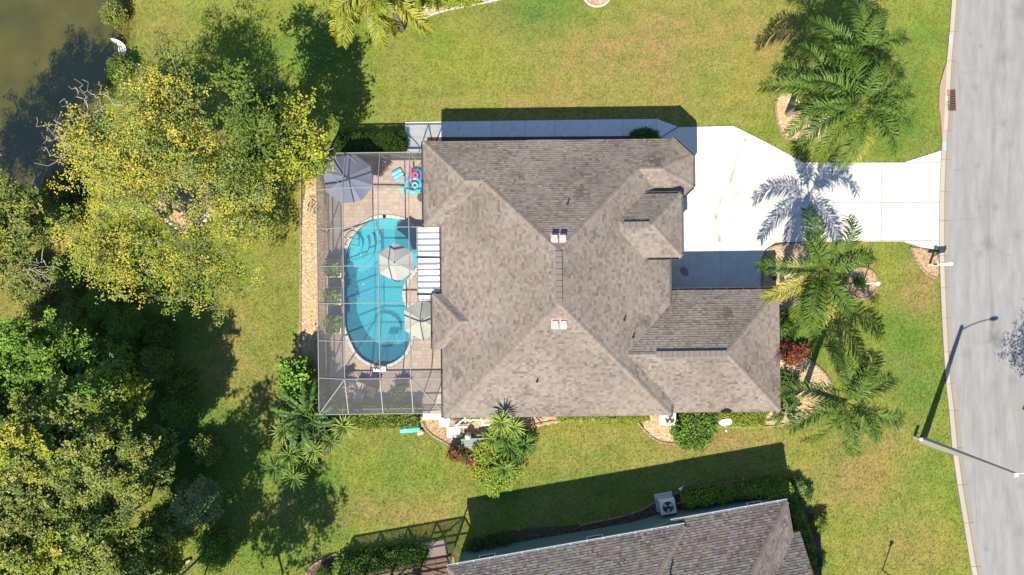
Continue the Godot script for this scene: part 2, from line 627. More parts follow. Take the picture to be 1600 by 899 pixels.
# Courses of overlapping shingle tabs on every slope, each tab its own slab of colour and thickness.
func shingle(parent: Node, wings: Array, shade := 1.0, warm := 1.0, contrast := 0.0) -> void:
	var patch := FastNoiseLite.new()
	patch.seed = 5
	patch.frequency = 0.9
	var wear := FastNoiseLite.new()
	wear.seed = 8
	wear.frequency = 0.22
	var fall := 0.143
	var count := 0
	for sl: Array in slopes(wings):
		var w: Wing = wings[sl[0]]
		var k: Vector3 = w.k[sl[1]]
		var n := Vector2(k.x, k.y)
		var t := Vector2(-n.y, n.x)
		var e := fall / sqrt(1.0 + w.s * w.s)
		var tabs := Geo.new()
		var felt := Geo.new()
		var out3 := Vector3(-n.x * w.s, 1, -n.y * w.s).normalized()
		var u0 := 1e9
		var u1 := -1e9
		var d1 := -1e9
		for q in w.p:
			u0 = minf(u0, t.dot(q))
			u1 = maxf(u1, t.dot(q))
			d1 = maxf(d1, n.dot(q) - k.z)
		var rows := []
		for i in int(d1 / e) + 2:
			rng.seed = 977 * (int(sl[0]) * 16 + int(sl[1])) + i
			var cuts := PackedFloat32Array()
			var u := u0 - rng.randf() * 0.4
			while u < u1 + 0.5:
				cuts.append(u)
				u += rng.randf_range(0.10, 0.27)
			rows.append(cuts)
		for piece: PackedVector2Array in sl[2]:
			var pl := PackedVector3Array()
			for q in piece:
				pl.append(Vector3(q.x, w.h + w.s * (n.dot(q) - k.z) - 0.006, q.y))
			felt.face(pl, out3)
			var lo := 1e9
			var hi := -1e9
			for q in piece:
				lo = minf(lo, n.dot(q) - k.z)
				hi = maxf(hi, n.dot(q) - k.z)
			for i in range(maxi(0, int(floor(lo / e + 1e-4))), int(ceil(hi / e - 1e-4))):
				var strip := cut(cut(piece, Vector3(n.x, n.y, k.z + i * e)), Vector3(-n.x, -n.y, -k.z - (i + 1) * e))
				if strip.size() < 3:
					continue
				var a := 1e9
				var b := -1e9
				for q in strip:
					a = minf(a, t.dot(q))
					b = maxf(b, t.dot(q))
				var cuts: PackedFloat32Array = rows[i]
				for j in cuts.size() - 1:
					if cuts[j + 1] < a or cuts[j] > b:
						continue
					var tab := strip
					if cuts[j] > a:
						tab = cut(tab, Vector3(t.x, t.y, cuts[j]))
					if cuts[j + 1] < b:
						tab = cut(tab, Vector3(-t.x, -t.y, -cuts[j + 1]))
					if tab.size() < 3:
						continue
					rng.seed = 31 * i + 7919 * j + int(sl[1]) * 101 + int(sl[0]) * 1013
					var thick := rng.randf_range(0.008, 0.027)
					var r := rng.randf()
					var streak := patch.get_noise_2d(cuts[j] * 0.55 + i * e * 0.9, i * e * 2.6)
					tabs.col = tone(r, rng.randf_range(-0.7, 0.75) + streak * 0.6 + contrast) * (shade * rng.randf_range(0.87 - contrast * 0.5, 1.1 + contrast * 0.6) * (1.0 + 0.24 * wear.get_noise_2d(cuts[j], i * e)))
					var spot := t * cuts[j] + n * (k.z + i * e)
					for sp: Vector3 in STAINS:
						if contrast == 0.0:
							var near := spot.distance_to(Vector2(sp.x, sp.y)) / sp.z
							if near < 1.0 and rng.randf() > near * 0.8:
								tabs.col *= 0.55 + 0.3 * near
					if contrast > 0.0 and rng.randf() < 0.3:
						tabs.col = Color(0.13, 0.125, 0.128) * rng.randf_range(0.7, 1.3)
					tabs.col.r *= warm
					tabs.col.a = 1.0
					var top := PackedVector3Array()
					var low := PackedVector3Array()
					for q in tab:
						var d := n.dot(q) - k.z
						var y := w.h + w.s * d
						top.append(Vector3(q.x, y + 0.004 + thick * clampf(1.0 - (d - i * e) / e, 0, 1), q.y))
						low.append(Vector3(q.x, y - 0.005, q.y))
					tabs.face(top, out3)
					for m in tab.size():
						var m2 := (m + 1) % tab.size()
						var da := n.dot(tab[m]) - k.z - i * e
						var db := n.dot(tab[m2]) - k.z - i * e
						if absf(da) < 1e-3 and absf(db) < 1e-3:
							tabs.quad(low[m], low[m2], top[m2], top[m], Vector3(-n.x, 0, -n.y))
					count += 1
		if tabs.v.size():
			tag(build(tabs, "shingle_courses", M.shingle, parent), "", "", "", "stuff")
			build(felt, "roof_deck", M.felt, parent)
	# caps along hips and ridges
	for wi in wings.size():
		var w: Wing = wings[wi]
		var caps := Geo.new()
		for i in w.p.size():
			for j in range(i + 1, w.p.size()):
				if i in w.gable or j in w.gable:
					continue
				var q := w.k[i] - w.k[j]
				var nn := Vector2(q.x, q.y)
				if nn.length() < 1e-5:
					continue
				var p0 := nn * q.z / nn.length_squared()
				var dir := Vector2(-nn.y, nn.x).normalized()
				if (w.k[i].x * dir.x + w.k[i].y * dir.y) < 0.0:
					dir = -dir
				var lo := -200.0
				var hi := 200.0
				for m in w.p.size():
					var slope: float
					var base: float
					if m == i or m == j or m in w.gable:
						slope = w.k[m].x * dir.x + w.k[m].y * dir.y
						base = w.away(m, p0)
					else:
						var dk := w.k[m] - w.k[i]
						slope = dk.x * dir.x + dk.y * dir.y
						base = dk.x * p0.x + dk.y * p0.y - dk.z
					if absf(slope) < 1e-7:
						if base < -1e-6:
							hi = lo
					elif slope > 0.0:
						lo = maxf(lo, -base / slope)
					else:
						hi = minf(hi, -base / slope)
				if hi - lo < 0.05:
					continue
				var across := Vector2(-dir.y, dir.x)
				var s := lo
				while s < hi:
					var a := p0 + dir * s
					var b := p0 + dir * minf(s + 0.19, hi)
					s += 0.145
					if covered(wings, wi, a, w.height(a) - 0.02) or covered(wings, wi, b, w.height(b) - 0.02):
						continue
					rng.seed = int(s * 1000) + i * 77 + j * 991
					caps.col = tone(rng.randf(), rng.randf_range(-0.2, 0.55)) * (shade * 1.05)
					caps.col.a = 1.0
					var ya := w.height(a) + 0.04
					var yb := w.height(b) + 0.022
					var ridge_a := Vector3(a.x, ya, a.y)
					var ridge_b := Vector3(b.x, yb, b.y)
					for side: float in [-1.0, 1.0]:
						var la := a + across * side * 0.15
						var lb := b + across * side * 0.15
						var sa := Vector3(la.x, w.height(la) + 0.034, la.y)
						var sb := Vector3(lb.x, w.height(lb) + 0.018, lb.y)
						caps.quad(ridge_a, ridge_b, sb, sa, UP)
						caps.quad(ridge_a, sa, sa - Vector3(0, 0.035, 0), ridge_a - Vector3(0, 0.035, 0), Vector3(-dir.x, 0, -dir.y))
						caps.quad(sa, sb, sb - Vector3(0, 0.03, 0), sa - Vector3(0, 0.04, 0), Vector3(across.x, 0, across.y) * side)
		if caps.v.size():
			tag(build(caps, "ridge_caps", M.shingle, parent), "", "", "", "stuff")


# Boards and gutters along the eaves, soffits under them, and walls set back from them.
func eaves(parent: Node, wings: Array, gutter_mat: Material, wall_mat: Material, back := 0.45) -> void:
	for wi in wings.size():
		var w: Wing = wings[wi]
		var soffit := Geo.new()
		soffit.sheet(w.p, w.h - 0.19 - 0.003 * wi)
		build(soffit, "soffit", M.white_dull, parent)
		var walls := Geo.new()
		var inner: Array = Geometry2D.offset_polygon(w.p, -back - 0.004 * wi, Geometry2D.JOIN_MITER)
		if inner.size():
			walls.prism(inner[0], -0.05, w.h - 0.2 - 0.003 * wi)
			build(walls, "wall", wall_mat, parent)
		for e in w.p.size():
			if e in w.gable:
				continue
			var a := w.p[e]
			var b := w.p[(e + 1) % w.p.size()]
			var d := (b - a).normalized()
			var out := -Vector2(w.k[e].x, w.k[e].y)
			var steps := int(ceil(a.distance_to(b) / 0.1))
			var from := -1
			for i in steps + 1:
				var q := a.lerp(b, (i + 0.5) / steps) + out * 0.03
				var open := i < steps and not covered(wings, wi, q, w.h - 0.03)
				if open and from < 0:
					from = i
				elif not open and from >= 0:
					var s := a.lerp(b, float(from) / steps) + out * 0.014
					var f := a.lerp(b, float(i) / steps) + out * 0.014
					from = -1
					if s.distance_to(f) < 0.25:
						continue
					var g := Geo.new()
					g.bar(Vector3(s.x, w.h - 0.1, s.y), Vector3(f.x, w.h - 0.1, f.y), 0.028, 0.21)
					build(g, "fascia", M.fascia, parent)
					if e in w.gutter:
						g = Geo.new()
						var mid := (s + f) / 2.0 + out * 0.075
						var long := s.distance_to(f) + 0.04
						var bs := Basis(Vector3(d.x, 0, d.y), UP, Vector3(d.x, 0, d.y).cross(UP))
						g.box(Vector3(mid.x, w.h - 0.14, mid.y), Vector3(long, 0.008, 0.11), bs)
						g.box(Vector3(mid.x, w.h - 0.085, mid.y) + Vector3(out.x, 0, out.y) * 0.055, Vector3(long, 0.12, 0.02), bs, 0.004)
						g.box(Vector3(mid.x, w.h - 0.085, mid.y) - Vector3(out.x, 0, out.y) * 0.052, Vector3(long, 0.12, 0.008), bs)
						for end: Vector2 in [s, f]:
							var c := end + out * 0.075
							g.box(Vector3(c.x, w.h - 0.085, c.y), Vector3(0.01, 0.12, 0.11), bs)
						var r := 0.6
						while r < long - 0.3:
							var c := s + d * r + out * 0.075
							g.box(Vector3(c.x, w.h - 0.03, c.y), Vector3(0.025, 0.012, 0.125), bs)
							r += 0.95
						build(g, "gutter", gutter_mat, parent)


func window_in(parent: Node, at_: Vector3, out: Vector3, wide: float, tall: float, called := "window") -> void:
	var b := Basis(UP.cross(out), UP, out)
	var g := Geo.new()
	for s: float in [-1.0, 1.0]:
		g.box(at_ + b * Vector3(s * (wide / 2 - 0.03), 0, 0.02), Vector3(0.06, tall, 0.06), b)
		g.box(at_ + b * Vector3(0, s * (tall / 2 - 0.03), 0.02), Vector3(wide - 0.12, 0.06, 0.06), b)
	g.box(at_ + b * Vector3(0, 0, 0.018), Vector3(wide - 0.12, 0.04, 0.05), b)
	var f := build(g, called, M.white, parent)
	g = Geo.new()
	g.box(at_ + b * Vector3(0, 0, 0.012), Vector3(wide - 0.1, tall - 0.1, 0.016), b)
	build(g, "pane", M.glass, f)


func garage_door(parent: Node, at_: Vector3, out: Vector3, wide: float) -> void:
	var b := Basis(UP.cross(out), UP, out)
	var g := Geo.new()
	for r in 4:
		g.box(at_ + b * Vector3(0, 0.27 + r * 0.53, 0.03), Vector3(wide, 0.515, 0.04), b, 0.008)
		var n := int(wide / 0.62)
		for i in n:
			g.box(at_ + b * Vector3((i + 0.5 - n / 2.0) * wide / n, 0.27 + r * 0.53, 0.055), Vector3(wide / n - 0.14, 0.34, 0.016), b, 0.006)
	build(g, "garage_door", M.white_dull, parent)


func rect(x0: float, z0: float, x1: float, z1: float) -> PackedVector2Array:
	return PackedVector2Array([Vector2(x0, z0), Vector2(x1, z0), Vector2(x1, z1), Vector2(x0, z1)])


func roof_height(wings: Array, q: Vector2) -> float:
	var y := 0.0
	for w: Wing in wings:
		if w.inside(q):
			y = maxf(y, w.height(q))
	return y


func main_house() -> void:
	var h := thing("house", "large house under a brown shingled hip roof, with a screened pool beside it", "house", Vector3.ZERO, TURN)
	var a := Wing.new(rect(-4.05, -8.55, 9.15, 7.52), 3.0, 0.42, [1, 3])
	var b := Wing.new(rect(-5.04, -8.55, 1.0, -3.6), 3.0, 0.42, [3])
	var c := Wing.new(rect(-4.61, 0.33, 0.5, 3.5), 3.0, 0.42, [0, 3])
	var d := Wing.new(PackedVector2Array([Vector2(3, -8.55), Vector2(9.57, -8.55), Vector2(10.6, -7.56), Vector2(10.6, -5.78), Vector2(9.57, -4.8), Vector2(3, -4.8)]), 3.0, 0.42, [1, 2, 3])
	var e := Wing.new(rect(4.5, -5.24, 9.72, -1.63), 3.68, 0.42, [0, 1, 2])
	var f := Wing.new(rect(2.5, 0.3, 15.65, 7.44), 2.64, 0.42, [0])
	var wings := [a, b, c, d, e, f]
	shingle(h, wings)
	eaves(h, wings, M.gutter, M.stucco)
	# ridge vents
	for r: Array in [[Vector3(2.55, 0, -1.95), Vector3(2.55, 0, 0.9)], [Vector3(8.1, 0, 3.87), Vector3(12.1, 0, 3.87)], [Vector3(6.3, 0, -3.435), Vector3(7.75, 0, -3.435)]]:
		var p: Vector3 = r[0]
		var q: Vector3 = r[1]
		p.y = roof_height(wings, Vector2(p.x, p.z)) + 0.035
		q.y = p.y
		var g := Geo.new()
		var n := int(p.distance_to(q) / 0.3)
		for i in n:
			var s := p.lerp(q, (i + 0.03) / n)
			var t := p.lerp(q, (i + 0.97) / n)
			g.col = tone(0.9, 0.25) * 0.92
			g.bar(s, t, 0.36, 0.04, 0.012)
		g.col = Color(0.03, 0.03, 0.03)
		g.bar(p.lerp(q, 0.004) - Vector3(0, 0.04, 0), p.lerp(q, 0.996) - Vector3(0, 0.04, 0), 0.34, 0.045)
		build(g, "ridge_vent", M.shingle, h)
	# paired attic vents near the ends of the long ridge
	for q: Vector2 in [own(866, 372.5, 5.4), own(879, 372.5, 5.4), own(867.5, 506, 5.4), own(880.5, 506, 5.4)]:
		var y := roof_height(wings, q)
		var tilt := -0.398 if q.y < 0 else 0.398
		var bs := Basis(Vector3.RIGHT, tilt)
		var g := Geo.new()
		g.box(Vector3(q.x, y + 0.13, q.y - 0.06), Vector3(0.33, 0.16, 0.22), Basis(), 0.012)
		g.box(Vector3(q.x, y + 0.02, q.y), Vector3(0.40, 0.02, 0.6), bs)
		var v := build(g, "roof_vent", M.vent_pink, h)
		g = Geo.new()
		g.quad(Vector3(q.x - 0.15, y + 0.2, q.y + 0.055), Vector3(q.x + 0.15, y + 0.2, q.y + 0.055), Vector3(q.x + 0.15, y + 0.07, q.y + 0.28), Vector3(q.x - 0.15, y + 0.07, q.y + 0.28), UP)
		g.quad(Vector3(q.x - 0.15, y + 0.07, q.y + 0.28), Vector3(q.x + 0.15, y + 0.07, q.y + 0.28), Vector3(q.x + 0.15, y - 0.1, q.y + 0.28), Vector3(q.x - 0.15, y - 0.1, q.y + 0.28), Vector3(0, 0, 1))
		build(g, "vent_hood", M.white, v)
	# plumbing stacks
	for q: Vector2 in [own(887, 319, 4.8), own(975.5, 500, 4.2), own(989, 527, 3.9), own(839.5, 597, 4.2)]:
		var y := roof_height(wings, q)
		var g := Geo.new()
		g.rod(Vector3(q.x, y - 0.1, q.y), Vector3(q.x, y + 0.26, q.y), 0.042, 10)
		g.lathe(Vector3(q.x, y, q.y), PackedVector2Array([Vector2(0.10, -0.03), Vector2(0.06, 0.05), Vector2(0.042, 0.08)]), 12)
		build(g, "vent_pipe", M.black, h)
	# downspouts, doors and windows under the eaves
	for q: Array in [[9.2, 0.95, 2.7], [9.72, -5.3, 3.5], [-4.1, 0.3, 2.7]]:
		var g := Geo.new()
		g.rod(Vector3(q[0], q[2], q[1]), Vector3(q[0], q[2] + 0.16, q[1]), 0.05, 8)
		build(g, "downspout", M.gutter_white if q[0] > 9.0 and q[1] > 0 else M.gutter, h)
	var g := Geo.new()
	g.rod(Vector3(8.63, 0, 0.42), Vector3(8.63, 2.8, 0.42), 0.04, 8)
	build(g, "downspout", M.gutter_white, h)
	garage_door(h, Vector3(9.28, 0.05, -3.43), Vector3(1, 0, 0), 2.6)
	garage_door(h, Vector3(10.17, 0.05, -6.67), Vector3(1, 0, 0), 1.45)
	for x: float in [-1.5, 1.2, 5.0]:
		window_in(h, Vector3(x, 1.55, 7.08), Vector3(0, 0, 1), 1.2, 1.3)
	for x: float in [10.6, 12.0, 13.6]:
		window_in(h, Vector3(x, 1.45, 7.01), Vector3(0, 0, 1), 0.9, 1.3)
	for z: float in [2.2, 5.3]:
		window_in(h, Vector3(15.23, 1.4, z), Vector3(1, 0, 0), 1.6, 1.4)
	for x: float in [-3.0, 0.5, 4.0, 7.0]:
		window_in(h, Vector3(x, 1.6, -8.12), Vector3(0, 0, -1), 1.1, 1.2)
	for z: float in [-2.4, -0.9]:
		window_in(h, Vector3(-3.63, 1.15, z), Vector3(-1, 0, 0), 1.4, 2.1, "sliding_door")
	window_in(h, Vector3(-4.2, 1.2, 1.9), Vector3(-1, 0, 0), 1.6, 1.5)
	window_in(h, Vector3(-4.62, 1.2, -6.2), Vector3(-1, 0, 0), 1.6, 1.5)
	window_in(h, Vector3(8.74, 1.12, -0.6), Vector3(1, 0, 0), 1.1, 2.1, "front_door")


func neighbour_house() -> void:
	var o := at(1062, 819.5, 3.0)
	var h := thing("house", "neighbouring house with mottled shingles, white gutters and teal walls at the south edge", "house", Vector3(o.x, 0, o.z), 0.1745)
	var a := Wing.new(rect(-13.7, 0.05, 0.22, 13), 3.25, 0.45, [0, 1])
	var b := Wing.new(PackedVector2Array([Vector2(-0.45, -0.2), Vector2(6.4, -0.2), Vector2(6.4, 11), Vector2(-6, 11), Vector2(-6, 0.5)]), 3.0, 0.45, [0], [3, 4])
	var c := Wing.new(rect(0.5, 1.7, 6.85, 12), 2.92, 0.45, [], [1])
	var wings := [a, b, c]
	shingle(h, wings, 0.77, 0.98, 0.2)
	eaves(h, wings, M.gutter_white, M.teal_wall, 0.45)
	for x: float in [-11.5, -4.9]:
		window_in(h, Vector3(x, 1.7, 0.485), Vector3(0, 0, -1), 1.0, 0.9)
	window_in(h, Vector3(5.0, 1.6, 0.235), Vector3(0, 0, -1), 0.9, 1.2)
	var g := Geo.new()
	g.rod(Vector3(-13.55, 0.2, 0.0), Vector3(-13.55, 3.0, -0.02), 0.05, 8)
	build(g, "downspout", M.gutter_white, h)
	g = Geo.new()
	g.rod(Vector3(-1.2, 4.15, 2.2), Vector3(-1.2, 4.5, 2.2), 0.055, 10)
	build(g, "vent_pipe", M.black, h)


# ---------------------------------------------------------------- ground
func pond_depth(q: Vector2) -> float:
	if q.x > -20.0 or q.y > 0.0:
		return 0.0
	var near := 1e9
	for i in pond_edge.size():
		near = minf(near, q.distance_to(Geometry2D.get_closest_point_to_segment(q, pond_edge[i], pond_edge[(i + 1) % pond_edge.size()])))
	if Geometry2D.is_point_in_polygon(q, pond_edge):
		return 0.45 + minf(near * 0.4, 0.8)
	return 0.45 * clampf(1.0 - near / 0.9, 0.0, 1.0)


func ground_at(q: Vector2) -> float:
	var p := q.rotated(TURN)
	if p.x > -11.0 and p.x < -5.5 and p.y > -5.2 and p.y < 5.4:
		return -2.4
	return -pond_depth(q)


# Where the turf is worn, dry or bare: plan centre, radii, how dry
const DRY := [
	[980, 85, 150, 60, 0.75], [1090, 45, 150, 60, 0.55], [890, 160, 160, 40, 0.55], [1010, 165, 190, 40, 0.4], [720, 165, 90, 26, 0.4], [350, 550, 50, 80, 0.6],
	[420, 600, 70, 70, 0.5], [600, 805, 150, 30, 0.6], [1130, 695, 150, 28, 0.65], [1330, 750, 80, 60, 0.75], [1330, 690, 70, 40, 0.5], [1440, 455, 36, 40, 0.75], [1400, 860, 70, 40, 0.5],
	[230, 50, 50, 60, 0.35], [440, 420, 40, 120, 0.3], [1210, 60, 60, 90, 0.5], [1290, 245, 70, 14, 0.4], [960, 690, 120, 30, 0.35], [70, 460, 60, 50, 0.8], [60, 420, 70, 50, 0.6],
	[1390, 700, 40, 60, 0.5], [560, 870, 40, 24, 0.4], [170, 800, 40, 40, 0.6], [1000, 60, 40, 25, 0.9], [940, 70, 24, 18, 0.9], [1375, 745, 22, 30, 0.8], [430, 640, 30, 50, 0.6],
	[300, 240, 110, 60, 0.25], [1000, 730, 200, 20, 0.35], [640, 700, 80, 20, 0.2], [1170, 230, 60, 14, 0.3]]
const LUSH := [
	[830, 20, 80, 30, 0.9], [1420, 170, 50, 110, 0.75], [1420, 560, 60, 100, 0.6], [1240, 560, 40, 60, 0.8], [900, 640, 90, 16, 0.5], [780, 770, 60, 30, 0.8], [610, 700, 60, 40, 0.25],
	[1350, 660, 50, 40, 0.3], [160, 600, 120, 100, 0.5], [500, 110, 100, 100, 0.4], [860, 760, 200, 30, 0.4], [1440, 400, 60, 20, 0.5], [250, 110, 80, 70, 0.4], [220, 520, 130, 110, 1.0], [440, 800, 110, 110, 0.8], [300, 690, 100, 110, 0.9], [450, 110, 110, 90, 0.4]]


func paint_lawn() -> void:
	var wide := 1600
	var tall := 900
	var few := Vector2i(200, 113)
	var mask := Image.create(few.x, few.y, false, Image.FORMAT_RGB8)
	for y in few.y:
		for x in few.x:
			var u := (x + 0.5) * 8.0
			var w := (y + 0.5) * 8.0
			var dry := 0.0
			var lush := 0.0
			for d: Array in DRY:
				dry = maxf(dry, d[4] * exp(-pow((u - d[0]) / d[2], 2.0) - pow((w - d[1]) / d[3], 2.0)))
			for d: Array in LUSH:
				lush = maxf(lush, d[4] * exp(-pow((u - d[0]) / d[2], 2.0) - pow((w - d[1]) / d[3], 2.0)))
			mask.set_pixel(x, y, Color(dry, lush, 0))
	mask.resize(wide, tall, Image.INTERPOLATE_CUBIC)
	var md := mask.get_data()
	var layers := []
	for s: Array in [[0.006, 4, 1], [0.03, 4, 2], [0.13, 3, 3], [0.4, 2, 4]]:
		var f := FastNoiseLite.new()
		f.noise_type = FastNoiseLite.TYPE_SIMPLEX_SMOOTH
		f.frequency = s[0]
		f.fractal_octaves = s[1]
		f.fractal_gain = 0.6
		f.seed = s[2]
		layers.append(f.get_image(wide, tall).get_data())
	var big: PackedByteArray = layers[0]
	var mid: PackedByteArray = layers[1]
	var small: PackedByteArray = layers[2]
	var tiny: PackedByteArray = layers[3]
	var out := PackedByteArray()
	out.resize(wide * tall * 3)
	var lut := PackedByteArray()
	lut.resize(1024)
	for i in 1024:
		lut[i] = int(255.0 * clampf(pow(i / 1023.0 * 0.4, 1.0 / 2.2), 0, 1))
	for i in wide * tall:
		var b := big[i] / 255.0 - 0.5
		var m := mid[i] / 255.0 - 0.5
		var s := small[i] / 255.0 - 0.5
		var t := tiny[i] / 255.0 - 0.5
		var dry := clampf(md[i * 3] / 255.0 * (0.9 + m * 1.3 + s * 0.8) + maxf(0.0, b * 0.7 + 0.06) + t * 0.1 + s * 0.1, 0.0, 1.0)
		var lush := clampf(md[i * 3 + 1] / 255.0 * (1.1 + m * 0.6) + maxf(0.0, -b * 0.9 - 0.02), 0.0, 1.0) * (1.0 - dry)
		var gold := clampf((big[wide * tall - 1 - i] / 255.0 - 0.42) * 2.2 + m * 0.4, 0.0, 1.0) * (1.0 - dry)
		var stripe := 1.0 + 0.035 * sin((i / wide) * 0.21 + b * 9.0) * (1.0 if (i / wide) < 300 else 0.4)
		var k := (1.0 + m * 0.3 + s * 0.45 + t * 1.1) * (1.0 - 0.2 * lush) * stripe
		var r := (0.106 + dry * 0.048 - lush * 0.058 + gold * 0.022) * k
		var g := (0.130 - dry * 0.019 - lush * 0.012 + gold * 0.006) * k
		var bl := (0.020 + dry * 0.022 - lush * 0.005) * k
		out[i * 3] = lut[clampi(int(r * 2557.0), 0, 1023)]
		out[i * 3 + 1] = lut[clampi(int(g * 2557.0), 0, 1023)]
		out[i * 3 + 2] = lut[clampi(int(bl * 2557.0), 0, 1023)]
	lawn_picture = Image.create_from_data(wide, tall, false, Image.FORMAT_RGB8, out)
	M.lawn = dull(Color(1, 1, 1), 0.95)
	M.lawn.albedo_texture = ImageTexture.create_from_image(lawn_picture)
	M.lawn.heightmap_enabled = true
	M.lawn.metallic_specular = 0.15


# The turf was mapped over the 64 by 36 metres round the house; it repeats beyond.
func turf_uv(q: Vector2) -> Vector2:
	return Vector2(q.x / 64.0 + 0.5, q.y / 36.0 + 0.5)


func lay_ground() -> void:
	paint_lawn()
	M.lawn.heightmap_enabled = false
	var g := Geo.new()
	var nx := 192
	var nz := 128
	var cell := 0.5
	var hs := PackedFloat32Array()
	hs.resize((nx + 1) * (nz + 1))
	for j in nz + 1:
		for i in nx + 1:
			hs[j * (nx + 1) + i] = ground_at(Vector2((i - nx / 2) * cell, (j - nz / 2) * cell))
	for j in nz:
		for i in nx:
			var p := PackedVector3Array()
			for q: Vector2i in [Vector2i(i, j), Vector2i(i + 1, j), Vector2i(i + 1, j + 1), Vector2i(i, j + 1)]:
				p.append(Vector3((q.x - nx / 2) * cell, hs[q.y * (nx + 1) + q.x], (q.y - nz / 2) * cell))
			var wet := clampf(-(p[0].y + p[2].y) * 2.2, 0.0, 1.0) if p[0].y > -2.0 and p[2].y > -2.0 else 0.0
			g.col = Color(1, 1, 1).lerp(Color(0.62, 0.42, 0.5), wet)
			g.quad(p[0], p[1], p[2], p[3], UP)
	g.col = Color.WHITE
	var x0 := -nx / 2 * cell
	var z0 := -nz / 2 * cell
	for r: Array in [[-500.0, -500.0, 500.0, z0], [-500.0, -z0, 500.0, 500.0], [-500.0, z0, x0, -z0], [-x0, z0, 500.0, -z0]]:
		g.quad(Vector3(r[0], 0, r[1]), Vector3(r[2], 0, r[1]), Vector3(r[2], 0, r[3]), Vector3(r[0], 0, r[3]), UP)
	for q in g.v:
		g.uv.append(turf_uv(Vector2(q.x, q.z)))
	tag(build(g, "lawn", M.lawn), "mown lawn with dry brown patches round the houses", "", "", "structure")


func blade_tuft(sd: int) -> ArrayMesh:
	rng.seed = sd
	var g := Geo.new()
	for i in 7:
		var a := rng.randf() * TAU
		var o := Vector3(cos(a + 1.3), 0, sin(a + 1.3)) * rng.randf() * 0.06
		var lean := Vector3(cos(a), 0, sin(a)) * rng.randf_range(0.02, 0.07)
		var side := Vector3(-sin(a), 0, cos(a)) * 0.008
		var tip := o + lean + Vector3(0, rng.randf_range(0.03, 0.065), 0)
		g.tri(o - side, o + side, tip, UP)
	return mesh_of(g, M.blade)


# Short turf standing on the lawn, coloured as the ground it grows from.
func grow_grass() -> void:
	var kinds := [blade_tuft(11), blade_tuft(12), blade_tuft(13)]
	var where: Array[Array] = [[], [], []]
	var xs: Array[Transform3D] = []
	var tint := PackedColorArray()
	var boxes: Array[Rect2] = []
	for o in keep_out:
		var r := Rect2(o[0], Vector2.ZERO)
		for q in o:
			r = r.expand(q)
		boxes.append(r)
	rng.seed = 404
	for i in 210000:
		var q := Vector2(rng.randf_range(-33.5, 29.0), rng.randf_range(-19.5, 19.5))
		var bad := false
		for k in keep_out.size():
			if boxes[k].has_point(q) and Geometry2D.is_point_in_polygon(q, keep_out[k]):
				bad = true
				break
		if bad:
			continue
		var uv := turf_uv(q)
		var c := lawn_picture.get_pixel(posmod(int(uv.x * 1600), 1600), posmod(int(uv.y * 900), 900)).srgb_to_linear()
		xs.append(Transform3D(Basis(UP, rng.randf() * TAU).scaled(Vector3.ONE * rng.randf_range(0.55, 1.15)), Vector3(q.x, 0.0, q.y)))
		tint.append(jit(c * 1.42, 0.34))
	for k in 3:
		var part: Array[Transform3D] = []
		var pt := PackedColorArray()
		for i in range(k, xs.size(), 3):
			part.append(xs[i])
			pt.append(tint[i])
		var o := scatter("grass", kinds[k], part, pt, null)
		tag(o, "short green and straw coloured turf blades growing across the lawns")


# ---------------------------------------------------------------- paving and beds
func slabs(parent: Node, o: PackedVector2Array, us: Array, vs: Array, y0: float, y1: float, m: Material, own_axes := false) -> void:
	for i in us.size() - 1:
		for j in vs.size() - 1:
			var r := PackedVector2Array()
			for q: Vector2 in [Vector2(us[i], vs[j]), Vector2(us[i + 1], vs[j]), Vector2(us[i + 1], vs[j + 1]), Vector2(us[i], vs[j + 1])]:
				r.append(own(q.x, q.y) if own_axes else flat(q.x, q.y))
			for s: PackedVector2Array in Geometry2D.intersect_polygons(o, r):
				for t: PackedVector2Array in Geometry2D.offset_polygon(s, -0.014 if us[i] >= 1300 else -0.006, Geometry2D.JOIN_MITER):
					if area_of(t) < 0.02:
						continue
					var g := Geo.new()
					g.col = Color.WHITE * rng.randf_range(0.93, 1.0)
					g.col.a = 1.0
					g.prism(t, y0, y1)
					build(g, "slab", m, parent)


# a soft-edged mark along a line, and a soft-edged spot
func smear(g: Geo, line: PackedVector2Array, half: float, strength: float, y: float) -> void:
	for i in line.size() - 1:
		var s := (line[i + 1] - line[i]).normalized().orthogonal()
		var w0 := half * (1.0 + 0.5 * sin(i * 0.9))
		var w1 := half * (1.0 + 0.5 * sin((i + 1) * 0.9))
		for side: float in [-1.0, 1.0]:
			var p := [line[i], line[i + 1], line[i + 1] + s * w1 * side, line[i] + s * w0 * side]
			var alpha := [strength, strength, 0.0, 0.0]
			for t: Array in [[0, 1, 2], [0, 2, 3]]:
				for k: int in t:
					g.col = Color(1, 1, 1, alpha[k] * (0.75 + 0.25 * sin(i * 1.7)))
					g.put(Vector3(p[k].x, y, p[k].y), UP)


func blotch(g: Geo, c: Vector2, r: float, strength: float, y: float) -> void:
	var n := 14
	for i in n:
		for k: int in [-1, i, (i + 1) % n]:
			var a := TAU * k / n
			var q := c + Vector2.from_angle(a) * r * (1.0 + 0.3 * sin(k * 2.3 + r * 9.0))
			g.col = Color(1, 1, 1, strength if k < 0 else 0.0)
			g.put(Vector3(c.x, y, c.y) if k < 0 else Vector3(q.x, y, q.y), UP)


